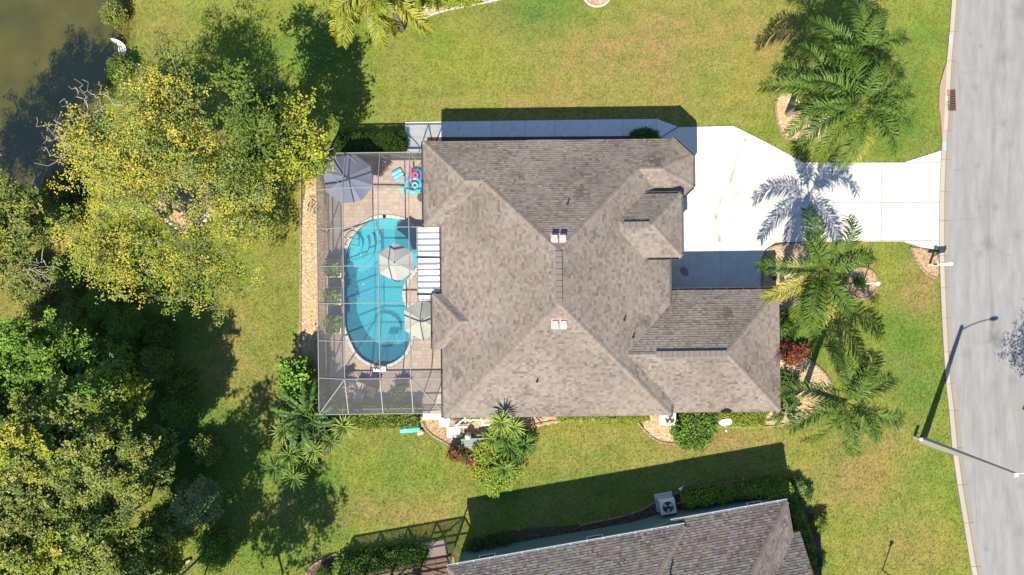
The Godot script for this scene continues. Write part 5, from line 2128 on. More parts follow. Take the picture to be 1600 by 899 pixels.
func palm(label: String, base: Vector2, h: float, fronds: Array, kinds: Array, size := 1.0, group := "", r0 := 0.17) -> Node3D:
	var o := thing("palm_tree", label, "palm tree", Vector3(base.x, 0, base.y), 0.0, group)
	var g := Geo.new()
	var p := PackedVector3Array()
	var r := PackedFloat32Array()
	var rings := int(h / 0.13)
	for i in rings + 1:
		var t := float(i) / rings
		p.append(Vector3(0, h * t, 0))
		r.append(r0 * (1.25 - 0.5 * t if t < 0.15 else 1.17 - 0.35 * t) * (1.0 if i % 2 else 0.94))
	g.tube(p, r, 12)
	build(g, "trunk", M.palm_trunk, o)
	g = Geo.new()
	var top := p[-1]
	g.col = Color(0.9, 1.0, 0.7)
	g.tube(PackedVector3Array([top - Vector3(0, 0.5, 0), top, top + Vector3(0, 0.35, 0)]), PackedFloat32Array([r0 * 0.95, r0 * 1.05, r0 * 0.4]), 10)
	build(g, "crown_base", M.palm_trunk, o)
	for f: Array in fronds:
		var k: int = f[1]
		var b := Basis(UP, deg_to_rad(f[0])) * Basis(Vector3.RIGHT, rng.randf_range(-0.45, 0.45))
		place(kinds[k], "frond", o, Transform3D(b.scaled(Vector3.ONE * size * rng.randf_range(0.92, 1.06)), top + Vector3(0, 0.3 - 0.08 * k, 0) + b.x * 0.08))
	return o


func round_fronds(n: int, kinds: int, spin: float) -> Array:
	var r := []
	for i in n:
		r.append([rad_to_deg(spin + i * 2.39996 + rng.randf_range(-0.2, 0.2)), clampi(int(float(i) / n * kinds), 0, kinds - 1)])
	return r


# A rosette of stiff sword leaves.
func rosette_mesh(sd: int, n: int, long: float, wide: float, green: Color, pale: float) -> ArrayMesh:
	rng.seed = sd
	var g := Geo.new()
	for i in n:
		var age := float(i) / n
		var a := i * 2.39996 + rng.randf_range(-0.15, 0.15)
		var rise := lerpf(1.35, -0.35, pow(age, 0.8)) + rng.randf_range(-0.1, 0.1)
		var d := Vector3(cos(a) * cos(rise), sin(rise), sin(a) * cos(rise))
		var side := Vector3(-sin(a), 0, cos(a))
		var l := long * rng.randf_range(0.85, 1.1) * (0.75 if age < 0.15 else 1.0)
		var q := d * l * 0.5
		var tip := q + (d + DOWN * 0.22).normalized() * l * 0.5
		var keel := side.cross(d) * wide * 0.22
		var c := rng.randf_range(0.8, 1.2)
		for s: float in [-1.0, 1.0]:
			g.col = Color(green.r * c, green.g * c, green.b * c).lerp(Color(0.25, 0.28, 0.08), pale if s > 0 else pale * 0.6)
			g.tri(Vector3.ZERO + d * 0.03, q + side * wide * s * 0.5, q - keel)
			g.tri(q + side * wide * s * 0.5, tip, q - keel)
	return mesh_of(g, M.blade)


func yucca(label: String, heads: Array, meshes: Array, group := "") -> void:
	var b := Vector2.ZERO
	for h: Array in heads:
		b += (h[0] as Vector2) / heads.size()
	var o := thing("yucca_plant", label, "yucca", Vector3(b.x, 0, b.y), 0.0, group)
	for h: Array in heads:
		var q: Vector2 = h[0] - b
		var y: float = h[1]
		var g := Geo.new()
		var foot := q * 0.55
		g.tube(PackedVector3Array([Vector3(foot.x, 0, foot.y), Vector3(foot.x * 0.7 + q.x * 0.3, y * 0.5, foot.y * 0.7 + q.y * 0.3), Vector3(q.x, y, q.y)]), PackedFloat32Array([0.09, 0.07, 0.055]), 7)
		build(g, "stem", M.pale_bark, o)
		place(meshes[rng.randi() % meshes.size()], "leaf_rosette", o, Transform3D(Basis(UP, rng.randf() * TAU).scaled(Vector3.ONE * h[2] * 1.15), Vector3(q.x, y - 0.02, q.y)))


const YELLOW := [Color(0.254, 0.233, 0.028), Color(0.219, 0.219, 0.034), Color(0.175, 0.205, 0.038), Color(0.271, 0.242, 0.025), Color(0.132, 0.172, 0.032), Color(0.289, 0.256, 0.032), Color(0.105, 0.149, 0.030)]
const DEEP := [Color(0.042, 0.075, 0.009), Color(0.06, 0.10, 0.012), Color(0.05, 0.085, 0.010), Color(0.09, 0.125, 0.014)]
const LIME := [Color(0.153, 0.189, 0.014), Color(0.198, 0.207, 0.018), Color(0.117, 0.162, 0.018), Color(0.225, 0.216, 0.027)]
const GREEN := [Color(0.094, 0.137, 0.020), Color(0.122, 0.160, 0.028), Color(0.075, 0.118, 0.017), Color(0.160, 0.184, 0.030)]
const OLIVE := [Color(0.127, 0.153, 0.028), Color(0.163, 0.176, 0.036), Color(0.099, 0.127, 0.023), Color(0.067, 0.099, 0.017)]
const BRIGHT := [Color(0.072, 0.154, 0.013), Color(0.110, 0.198, 0.018), Color(0.083, 0.143, 0.015)]
const GREYISH := [Color(0.15, 0.20, 0.07), Color(0.19, 0.23, 0.09), Color(0.11, 0.16, 0.05)]
const CLIPPED := [Color(0.04, 0.085, 0.012), Color(0.055, 0.105, 0.016), Color(0.035, 0.07, 0.012)]
const FRESH := [Color(0.15, 0.20, 0.018), Color(0.11, 0.17, 0.02), Color(0.19, 0.22, 0.02)]
const RED := [Color(0.15, 0.022, 0.014), Color(0.10, 0.018, 0.013), Color(0.20, 0.055, 0.02), Color(0.06, 0.055, 0.016)]


func grow_trees() -> void:
	rng.seed = 301
	tree("wide yellow leaved tree standing in the stone ringed bed, the largest crown in view", flat(300, 316), 2.2,
		[[Vector3(1.5, 5.8, -1.5), Vector3(4.2, 2.0, 3.7)], [Vector3(-2.2, 5.4, -1.6), Vector3(3.0, 1.7, 3.2)], [Vector3(-1.8, 5.2, 3.2), Vector3(3.5, 1.6, 3.2), YELLOW + LIME], [Vector3(2.6, 5.2, 4.2), Vector3(3.4, 1.6, 3.0), LIME + OLIVE], [Vector3(1.0, 5.4, -5.4), Vector3(3.0, 1.3, 2.0), YELLOW + OLIVE],
			[Vector3(5.0, 5.2, 0.6), Vector3(2.3, 1.5, 2.6)], [Vector3(0.5, 7.0, -0.5), Vector3(2.5, 1.2, 2.5)], [Vector3(-4.7, 5.2, -2.9), Vector3(1.9, 0.9, 2.1), []], [Vector3(-3.0, 5.4, -5.0), Vector3(2.0, 0.9, 1.5), []]],
		900, 6, "fine", YELLOW, M.pale_bark, "", 0.09, 0.36, Vector3(1.6, 1.2, 0.5))
	rng.seed = 302
	tree("dark green tree beside the lime green one near the northwest corner of the pool", flat(470, 242), 2.6,
		[[Vector3(-0.3, 5.8, -0.8), Vector3(2.0, 2.2, 2.3)], [Vector3(-1.0, 5.0, 1.4), Vector3(1.8, 1.8, 1.8)], [Vector3(-0.4, 7.4, -0.6), Vector3(1.3, 1.3, 1.5)], [Vector3(-1.7, 5.6, -2.6), Vector3(1.3, 1.3, 1.3)], [Vector3(0.9, 5.2, 1.2), Vector3(1.1, 1.1, 1.3), LIME]],
		210, 6, "maple", DEEP, M.bark, "", 0.0, 0.32)
	rng.seed = 303
	tree("lime green young tree reaching over the northwest corner of the pool screen", flat(506, 262), 2.0,
		[[Vector3(0.2, 4.6, -0.9), Vector3(1.4, 1.4, 2.0)], [Vector3(0.0, 5.6, -2.2), Vector3(1.1, 0.9, 1.1)], [Vector3(0.5, 4.2, 0.6), Vector3(1.0, 0.9, 1.0)], [Vector3(1.3, 4.5, -0.2), Vector3(0.7, 0.6, 0.9), []]],
		120, 6, "maple", LIME, M.pale_bark, "", 0.08, 0.3)
	rng.seed = 304
	tree("grey twigged sparse tree at the west edge below the pond", flat(96, 378), 1.8,
		[[Vector3(-0.2, 4.4, -0.6), Vector3(3.1, 1.5, 3.3)], [Vector3(-2.0, 4.8, 1.8), Vector3(2.4, 1.4, 2.2)], [Vector3(0.9, 3.8, 2.2), Vector3(1.8, 1.0, 1.4), []]], 270, 8, "lush", GREEN + OLIVE, M.pale_bark, "", 0.2, 0.3)
	rng.seed = 305
	tree("tall tree on the pond bank whose shadow lies on the water", flat(48, 296), 5.5,
		[[Vector3(0, 8.2, 0), Vector3(2.3, 2.3, 2.3)], [Vector3(1.2, 9.6, 0.6), Vector3(1.7, 1.5, 1.7)], [Vector3(2.2, 7.8, -0.4), Vector3(1.5, 1.3, 1.4)]], 150, 8, "oak", GREEN, M.bark, "", 0.0, 0.3)
	rng.seed = 306
	tree("bank tree at the west edge with its crown over the water", flat(-30, 395), 5.0,
		[[Vector3(0, 7.6, 0), Vector3(2.4, 2.2, 2.6)], [Vector3(1.0, 8.6, -1.6), Vector3(1.6, 1.4, 1.6)]], 120, 8, "oak", GREEN, M.bark, "", 0.0, 0.3)
	var spec := [
		["bright dark green tree at the west edge, just south of the bare brown ground", 155, 546, 3.0, [[Vector3(0, 5.6, 0), Vector3(2.6, 2.0, 2.6)], [Vector3(-1.6, 5.2, -0.6), Vector3(2.0, 1.6, 1.8)]], 200, BRIGHT, M.bark, 0.0],
		["large olive green tree with pale twigs in the middle of the southwest woodland", 224, 676, 3.4, [[Vector3(0, 6.6, 0), Vector3(3.7, 2.2, 3.6)], [Vector3(1.9, 6.0, 1.0), Vector3(2.5, 1.8, 2.3)], [Vector3(-1.4, 8.0, -0.6), Vector3(2.2, 1.5, 2.2), OLIVE + LIME]], 380, GREEN + OLIVE, M.pale_bark, 0.08],
		["deep green tree between the bright one and the large olive one", 226, 602, 3.0, [[Vector3(0, 6.0, 0), Vector3(2.5, 1.9, 2.2)], [Vector3(1.6, 5.2, -0.4), Vector3(1.6, 1.4, 1.6), LIME]], 190, BRIGHT + GREEN, M.bark, 0.0],
		["mid green tree at the west edge, beside the large olive one", 144, 655, 3.2, [[Vector3(0, 6.4, 0), Vector3(2.6, 2.0, 2.9), GREEN + LIME]], 190, GREEN, M.bark, 0.0],
		["grey green tree at the west edge south of the large olive tree", 148, 745, 3.4, [[Vector3(0, 6.8, 0), Vector3(2.8, 2.0, 2.8)], [Vector3(1.7, 6.0, 1.0), Vector3(1.9, 1.5, 1.8)]], 230, OLIVE, M.pale_bark, 0.14],
		["mid green tree at the bottom edge of the southwest woodland", 232, 782, 3.0, [[Vector3(0, 6.0, 0), Vector3(2.6, 1.9, 2.6)], [Vector3(-1.5, 6.6, 0.8), Vector3(2.0, 1.6, 1.9), LIME]], 240, GREEN, M.bark, 0.03],
		["yellow green tree in the southwest corner", 150, 815, 3.0, [[Vector3(0, 6.4, 0), Vector3(2.6, 2.0, 2.5)], [Vector3(2.0, 5.6, 0.4), Vector3(1.8, 1.5, 1.8), GREEN]], 220, LIME + GREEN, M.bark, 0.03],
		["tree south of the frame whose shadow falls on the lawn west of the yuccas", 318, 866, 4.0, [[Vector3(0, 7.6, 0), Vector3(2.9, 2.4, 2.7)], [Vector3(-1.8, 6.6, 0.8), Vector3(1.8, 1.6, 1.8)], [Vector3(0.8, 9.2, -1.2), Vector3(1.7, 1.3, 1.6)]], 170, GREEN, M.bark, 0.0],
		["tall tree south of the frame whose shadow reaches towards the neighbouring pool screen", 412, 985, 4.2, [[Vector3(0, 8.2, 0), Vector3(2.7, 2.6, 2.9)], [Vector3(-0.6, 9.8, -0.6), Vector3(1.9, 1.6, 1.8)], [Vector3(-2.2, 7.4, 0.4), Vector3(1.9, 1.6, 1.9)]], 200, GREEN, M.bark, 0.0],
		["tree at the bottom edge between the woodland and the shaded lawn", 300, 960, 3.8, [[Vector3(0, 7.4, 0), Vector3(2.8, 2.3, 2.6)]], 140, GREEN, M.bark, 0.0]]
	spec += [
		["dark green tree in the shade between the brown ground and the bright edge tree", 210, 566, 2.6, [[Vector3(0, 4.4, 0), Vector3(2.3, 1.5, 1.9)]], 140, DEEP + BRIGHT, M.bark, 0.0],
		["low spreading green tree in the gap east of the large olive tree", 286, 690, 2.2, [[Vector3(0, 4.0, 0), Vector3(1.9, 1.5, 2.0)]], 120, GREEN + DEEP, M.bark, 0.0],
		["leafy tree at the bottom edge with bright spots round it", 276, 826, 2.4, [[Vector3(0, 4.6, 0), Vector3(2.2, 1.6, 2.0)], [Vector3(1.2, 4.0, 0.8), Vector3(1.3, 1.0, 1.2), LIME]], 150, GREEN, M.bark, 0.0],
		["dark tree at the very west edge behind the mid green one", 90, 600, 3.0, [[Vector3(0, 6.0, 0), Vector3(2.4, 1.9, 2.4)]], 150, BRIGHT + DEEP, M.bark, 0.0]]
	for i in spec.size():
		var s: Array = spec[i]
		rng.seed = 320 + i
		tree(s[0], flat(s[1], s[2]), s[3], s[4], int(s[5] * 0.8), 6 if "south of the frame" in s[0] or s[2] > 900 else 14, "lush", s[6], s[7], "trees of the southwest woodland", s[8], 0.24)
	rng.seed = 340
	tree("street tree beyond the road whose shadow lies on the asphalt", flat(1600, 640), 2.6,
		[[Vector3(0, 5.2, 0), Vector3(2.6, 1.8, 2.7)], [Vector3(0.6, 6.0, -1.4), Vector3(1.8, 1.3, 1.6)]], 210, 9, "oak", GREEN, M.bark, "", 0.05)
	rng.seed = 350
	var low := [
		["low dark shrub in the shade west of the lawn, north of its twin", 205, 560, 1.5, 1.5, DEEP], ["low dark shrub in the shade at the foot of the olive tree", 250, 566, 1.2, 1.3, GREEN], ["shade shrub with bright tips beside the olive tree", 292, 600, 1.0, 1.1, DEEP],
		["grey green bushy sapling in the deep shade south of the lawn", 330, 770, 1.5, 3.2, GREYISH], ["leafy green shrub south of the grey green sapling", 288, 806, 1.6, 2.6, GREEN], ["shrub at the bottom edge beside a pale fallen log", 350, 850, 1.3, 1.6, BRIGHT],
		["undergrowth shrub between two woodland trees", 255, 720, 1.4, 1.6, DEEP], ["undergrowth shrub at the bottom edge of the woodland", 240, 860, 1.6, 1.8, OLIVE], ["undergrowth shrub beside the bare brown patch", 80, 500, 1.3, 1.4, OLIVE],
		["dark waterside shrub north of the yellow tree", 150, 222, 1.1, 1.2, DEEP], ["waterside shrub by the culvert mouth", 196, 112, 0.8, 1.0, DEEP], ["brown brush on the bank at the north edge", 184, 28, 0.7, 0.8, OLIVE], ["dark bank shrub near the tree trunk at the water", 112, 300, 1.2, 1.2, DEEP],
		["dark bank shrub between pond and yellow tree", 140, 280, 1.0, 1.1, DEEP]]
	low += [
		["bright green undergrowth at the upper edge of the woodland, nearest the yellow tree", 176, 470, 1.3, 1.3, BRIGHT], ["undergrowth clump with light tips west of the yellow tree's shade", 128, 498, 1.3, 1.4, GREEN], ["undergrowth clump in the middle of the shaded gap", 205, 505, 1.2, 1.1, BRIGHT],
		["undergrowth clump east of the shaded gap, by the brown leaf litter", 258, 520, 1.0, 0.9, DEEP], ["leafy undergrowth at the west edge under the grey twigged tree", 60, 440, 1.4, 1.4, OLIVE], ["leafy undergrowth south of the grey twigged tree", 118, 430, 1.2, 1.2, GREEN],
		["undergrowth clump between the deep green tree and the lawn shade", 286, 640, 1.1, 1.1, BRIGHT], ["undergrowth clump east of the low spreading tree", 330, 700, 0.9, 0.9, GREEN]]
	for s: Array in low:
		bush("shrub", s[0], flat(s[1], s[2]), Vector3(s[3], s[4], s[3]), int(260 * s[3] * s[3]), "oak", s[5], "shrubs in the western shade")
	var g := Geo.new()
	var q := flat(278, 884)
	var l := thing("fallen_log", "pale fallen log lying in the shade at the bottom edge", "log", Vector3(q.x, 0.1, q.y), 0.45)
	g.tube(PackedVector3Array([Vector3(-0.9, 0, 0), Vector3(0, 0.03, 0.05), Vector3(0.9, 0, 0)]), PackedFloat32Array([0.13, 0.12, 0.09]), 10)
	build(g, "wood", M.pale_bark, l)


func grow_palms() -> void:
	var green := Color(0.043, 0.08, 0.012)
	var mixed := Color(0.056, 0.088, 0.011)
	var ripe := Color(0.14, 0.145, 0.016)
	# kinds: 0 upright, 1 and 2 arching, 3 low, 4 yellowing
	var queen := [frond_mesh(501, 2.7, 1.25, 1.5, 56, 0.7, green), frond_mesh(502, 3.9, 0.95, 2.0, 84, 0.92, green), frond_mesh(503, 4.2, 0.7, 2.0, 88, 0.96, green), frond_mesh(504, 4.0, 0.35, 1.8, 84, 0.9, mixed), frond_mesh(505, 3.8, 0.5, 1.9, 76, 0.85, ripe)]
	rng.seed = 531
	palm("queen palm at the west end of the mulch bed north of the drive", flat(1231, 178), 4.9, [[172, 2], [222, 1], [92, 2], [148, 2], [120, 1], [50, 1], [10, 2], [300, 0], [180, 0], [60, 0]], queen, 0.9, "queen palms in the front garden")
	rng.seed = 532
	palm("queen palm with the densest crown, at the bed's east end north of the drive", flat(1268, 203), 5.6, [[38, 2], [12, 2], [-18, 2], [-42, 3], [-78, 4], [-105, 2], [-130, 3], [-150, 2], [178, 2], [150, 1], [122, 2], [100, 2], [72, 2], [55, 1], [200, 0], [330, 0], [80, 0], [-60, 1]], queen, 0.98, "queen palms in the front garden")
	rng.seed = 537
	palm("northernmost queen palm of the group beside the drive, crown near the top edge", flat(1272, 128), 5.3, [[15, 2], [58, 2], [98, 1], [142, 2], [262, 2], [335, 2], [80, 0], [190, 0], [290, 0]], queen, 0.85, "queen palms in the front garden")
	rng.seed = 533
	palm("queen palm nearest the drive whose shadow falls across the concrete", flat(1222, 424), 5.2, [[174, 2], [12, 2], [58, 1], [96, 1], [214, 4], [238, 3], [262, 2], [284, 4], [304, 2], [40, 0], [140, 0], [250, 1]], queen, 0.98, "queen palms in the front garden")
	rng.seed = 534
	palm("queen palm at the southeast corner of the house", flat(1257, 606), 5.1, [[166, 2], [203, 2], [97, 2], [54, 2], [24, 2], [-20, 2], [-50, 3], [-82, 2], [-118, 3], [75, 0], [190, 0], [-60, 0]], queen, 0.98, "queen palms in the front garden")
	var gold := [frond_mesh(510, 2.7, 1.25, 1.5, 56, 0.7, Color(0.10, 0.125, 0.016)), frond_mesh(511, 3.6, 0.8, 2.0, 76, 0.86, Color(0.12, 0.14, 0.017)), frond_mesh(512, 3.6, 0.5, 1.9, 76, 0.86, Color(0.16, 0.17, 0.018)), frond_mesh(513, 3.4, 0.1, 1.7, 70, 0.75, ripe)]
	rng.seed = 535
	palm("golden green palm at the top edge of the frame", flat(628, 46), 6.2, round_fronds(15, 4, 0.4), gold, 1.1)
	rng.seed = 536
	palm("second golden palm behind the one at the top edge", flat(584, 40), 5.4, round_fronds(12, 4, 1.4), gold, 1.0)
	var date := [frond_mesh(541, 1.9, 1.0, 1.4, 50, 0.36, Color(0.04, 0.085, 0.018)), frond_mesh(542, 2.2, 0.6, 1.5, 64, 0.42, Color(0.045, 0.09, 0.018)), frond_mesh(543, 2.1, 0.25, 1.2, 60, 0.4, Color(0.035, 0.075, 0.015))]
	rng.seed = 542
	palm("short date palm among the yuccas at the southwest corner of the pool screen", flat(492, 640), 1.5, round_fronds(24, 3, 0.2), date, 1.15, "", 0.14)
	rng.seed = 543
	palm("small dark date palm by the southeast corner of the roof", flat(1219, 639), 0.6, round_fronds(11, 3, 0.9), date, 0.55, "", 0.1)
	# yuccas
	var swords := [rosette_mesh(551, 40, 0.84, 0.08, Color(0.07, 0.13, 0.02), 0.15), rosette_mesh(552, 42, 0.88, 0.084, Color(0.05, 0.105, 0.016), 0.06), rosette_mesh(553, 38, 0.8, 0.084, Color(0.11, 0.16, 0.024), 0.3)]
	rng.seed = 560
	var head := func(u: float, v: float, h: float, s := 1.0) -> Array: return [flat(u, v, h), h - 0.15, s]
	yucca("yucca clump with the pale heads farthest southwest, on the shaded lawn edge", [head.call(428, 733, 2.0), head.call(457, 748, 1.8), head.call(450, 712, 2.1)], swords, "yucca clumps")
	yucca("yucca clump with dark heads on the west side of the date palm", [head.call(440, 676, 2.0), head.call(463, 699, 1.4, 0.9)], swords, "yucca clumps")
	yucca("yucca clump between the date palm and the pool screen hedge", [head.call(535, 668, 2.3, 1.1), head.call(515, 690, 1.6), head.call(497, 658, 2.2)], swords, "yucca clumps")
	yucca("yucca clump with two heads south of the date palm", [head.call(489, 706, 2.0), head.call(476, 722, 1.3, 0.9)], swords, "yucca clumps")
	yucca("tallest yucca against the south eave, shading the roof edge", [head.call(783, 661, 3.9, 1.05), head.call(802, 668, 3.0)], swords, "yucca clumps")
	yucca("yucca clump west of the tall one, beside the storage bench", [head.call(769, 687, 2.2), head.call(782, 671, 2.6)], swords, "yucca clumps")
	yucca("yucca clump with dark heads in the middle of the south planting", [head.call(796, 699, 2.0, 1.1), head.call(791, 684, 2.6)], swords, "yucca clumps")
	yucca("single headed yucca at the east end of the south planting", [head.call(819, 695, 1.9, 1.05)], swords, "yucca clumps")
	yucca("single pale yucca rising out of the lime green bush", [head.call(788, 733, 1.7)], swords, "yucca clumps")
	yucca("low yucca at the southeast corner bed", [head.call(1236, 632, 0.7, 0.8)], swords)


func plant_shrubs() -> void:
	rng.seed = 601
	bush("shrub", "broad leaved green shrub at the south end of the straw mulch strip", flat(476, 588), Vector3(1.15, 2.1, 1.4), 260, "broad", BRIGHT, "", "shrub")
	bush("shrub", "green shrub under the date palm fronds", flat(468, 628), Vector3(1.1, 1.3, 0.9), 260, "lush", BRIGHT)
	bush("shrub", "dark understory shrub south of the date palm, among the yucca stems", flat(488, 680), Vector3(1.5, 1.1, 1.2), 330, "lush", DEEP)
	bush("shrub", "dark understory shrub under the farthest yucca heads", flat(462, 716), Vector3(1.1, 0.9, 0.9), 200, "lush", DEEP)
	bush("shrub", "lime green spreading bush at the south end of the yucca planting", flat(776, 735), Vector3(1.5, 1.0, 1.3), 420, "oak", FRESH)
	bush("shrub", "green leafy bush between the red foliage and the yuccas", flat(757, 703), Vector3(0.9, 0.9, 0.8), 200, "oak", FRESH)
	bush("shrub", "dark green bush under the middle of the south planting", flat(800, 690), Vector3(1.5, 1.0, 1.2), 330, "oak", CLIPPED)
	bush("croton", "red and orange leaved croton beside the stepping slabs", flat(717, 705), Vector3(0.75, 0.9, 0.55), 150, "long", RED + [Color(0.06, 0.09, 0.02), Color(0.08, 0.11, 0.02)], "", "shrub")
	bush("croton", "red leaved croton between the pale bench and the lime bush", flat(737, 716), Vector3(0.55, 0.8, 0.5), 90, "long", RED + [Color(0.06, 0.09, 0.02), Color(0.3, 0.22, 0.05)], "", "shrub")
	bush("red_shrub", "dark red leaved shrub by the east wall, half in shade", flat(1224, 545), Vector3(0.55, 0.7, 0.6), 110, "long", RED, "red leaved shrubs by the east wall")
	bush("red_shrub", "bright red leaved shrub at the edge of the front bed", flat(1234, 558), Vector3(0.6, 0.6, 0.5), 110, "long", RED, "red leaved shrubs by the east wall")
	bush("red_shrub", "small red leaved shrub nearest the lawn in the front bed", flat(1250, 548), Vector3(0.4, 0.5, 0.4), 60, "long", RED, "red leaved shrubs by the east wall")
	bush("shrub", "dark green shrub against the east wall north of the red foliage", flat(1226, 505), Vector3(0.6, 1.0, 0.9), 170, "oak", CLIPPED)
	bush("shrub", "low green shrub in the shade of the southeast palm", flat(1228, 600), Vector3(0.7, 0.6, 0.6), 110, "oak", CLIPPED)
	bush("lamp_plant", "small dark plant at the foot of the garden lamp", flat(1340, 443), Vector3(0.42, 0.45, 0.42), 90, "small", CLIPPED, "", "plant")
	hedge("clipped_bush", "large round clipped bush beside the air conditioner", rounded(PackedVector2Array([flat(1064, 645), flat(1104, 640), flat(1104, 668), flat(1092, 688), flat(1070, 690), flat(1055, 680), flat(1056, 662)]), 2), 1.25, "oak", CLIPPED + BRIGHT, 75, "", 0.1)
	var o := outline([Vector2(532, 212), Vector2(634, 211), Vector2(634, 236), Vector2(532, 237)])
	hedge("hedge", "low dark hedge along the north side of the pool screen", o, 0.6, "small", CLIPPED, 130)
	hedge("hedge", "bright green hedge along the south side of the pool screen", outline([Vector2(543, 632), Vector2(652, 632), Vector2(652, 662), Vector2(543, 664)]), 0.85, "small", FRESH + CLIPPED, 130)
	hedge("ground_cover", "yellow green ground cover under the south eave, west of the air conditioner", outline([Vector2(872, 640), Vector2(1012, 640), Vector2(1012, 655), Vector2(872, 656)]), 0.3, "small", FRESH, 120)
	hedge("ground_cover", "yellow green ground cover under the south eave, behind the satellite dish", outline([Vector2(1112, 640), Vector2(1192, 638), Vector2(1192, 664), Vector2(1112, 664)]), 0.35, "small", FRESH, 120)
	hedge("hedge", "clipped green hedge along the north wall of the neighbouring house", outline([Vector2(1068, 772), Vector2(1150, 757), Vector2(1212, 750), Vector2(1228, 760), Vector2(1226, 766), Vector2(1150, 768), Vector2(1070, 782)]), 0.8, "oak", BRIGHT + FRESH, 75)
	hedge("hedge", "narrow hedge along the east side of the neighbouring house", outline([Vector2(1222, 758), Vector2(1230, 758), Vector2(1254, 820), Vector2(1264, 860), Vector2(1262, 960), Vector2(1242, 960), Vector2(1244, 850), Vector2(1236, 810)]), 0.95, "small", FRESH + CLIPPED, 130)
	hedge("hedge", "leafy hedge in front of the neighbouring pool screen", outline([Vector2(532, 872), Vector2(662, 853), Vector2(664, 872), Vector2(600, 883), Vector2(534, 894)]), 0.55, "oak", CLIPPED + BRIGHT, 60, "", 0.1)
	for s: Array in [["round grey green shrub at the corner of the neighbouring bed", 1246, 762, 0.42, GREYISH], ["dark round shrub beside the grey green one at the bed corner", 1258, 766, 0.38, CLIPPED], ["yellow green low plant in the neighbouring bed", 1256, 778, 0.4, FRESH],
		["round green shrub in the middle of the neighbouring east bed", 1274, 815, 0.6, GREEN], ["small round shrub near the bottom end of the neighbouring east bed", 1278, 876, 0.4, CLIPPED], ["tiny dark shrub by the hedge end at the bottom edge", 1266, 884, 0.35, CLIPPED],
		["small dark shrub at the north corner of the neighbouring hedge", 1243, 752, 0.35, CLIPPED], ["dark shrub in the corner bed of the neighbouring pool screen", 510, 893, 0.6, CLIPPED], ["yellow green plant at the west end of the neighbouring hedge", 530, 886, 0.4, FRESH],
		["dark shrub in the shade of the teal wall, nearest the downspout", 742, 848, 0.45, CLIPPED], ["dark shrub in the shade of the teal wall, second from the downspout", 765, 843, 0.42, CLIPPED], ["dark shrub in the shade of the teal wall, third from the downspout", 788, 838, 0.42, CLIPPED]]:
		bush("shrub", s[0], flat(s[1], s[2]), Vector3(s[3], s[3] * 1.4, s[3]), int(500 * s[3] * s[3]) + 60, "small", s[4], "small shrubs round the neighbouring house")
	bush("shrub", "yellow green shrub in the bed at the north edge beside the palm", flat(668, 2), Vector3(0.9, 0.9, 0.7), 180, "oak", FRESH)
	bush("shrub", "yellow green shrub row in the bed at the north edge, east of the white box", flat(715, 2), Vector3(1.6, 0.7, 0.5), 260, "oak", FRESH)
	hedge("clipped_bush", "low dark oval bush between the north walk and the house", rounded(PackedVector2Array([flat(986, 210), flat(1000, 205), flat(1016, 206), flat(1026, 213), flat(1022, 222), flat(986, 222)]), 2), 0.6, "small", CLIPPED, 130)
	for i in 3:
		bush("planter_fern", "green feathery plant in the %s planter of the pool wall" % ["northernmost", "middle", "southernmost"][i], flat(524, 420 + i * 43.0), Vector3(0.5, 0.75, 0.55), 80, "long", [Color(0.09, 0.15, 0.02), Color(0.12, 0.18, 0.03), Color(0.07, 0.12, 0.02)], "plants in the pool planters", "plant", 0.42)
	# potted plants on the deck
	for s: Array in [["dark leaved potted plant in the shade at the south end of the deck", 625, 610, "long", CLIPPED, 1.0], ["brown leaved potted plant beside the slate blue parasol", 596, 266, "long", [Color(0.12, 0.05, 0.04), Color(0.16, 0.08, 0.06)], 0.8]]:
		var q := flat(s[1], s[2])
		var pot := thing("plant_pot", "dark round pot holding the %s plant on the deck" % ("dark green" if s[2] > 400 else "brown"), "plant pot", Vector3(q.x, 0.06, q.y))
		var g := Geo.new()
		g.lathe(Vector3.ZERO, PackedVector2Array([Vector2(0.0, 0.0), Vector2(0.15, 0.0), Vector2(0.22, 0.34), Vector2(0.19, 0.34), Vector2(0.17, 0.27), Vector2(0.0, 0.27)]), 16)
		build(g, "pot", M.wicker, pot)
		bush("potted_plant", s[0], q, Vector3(0.5, 0.6, 0.5) * s[5], 60, s[3], s[4], "", "plant", 0.33)


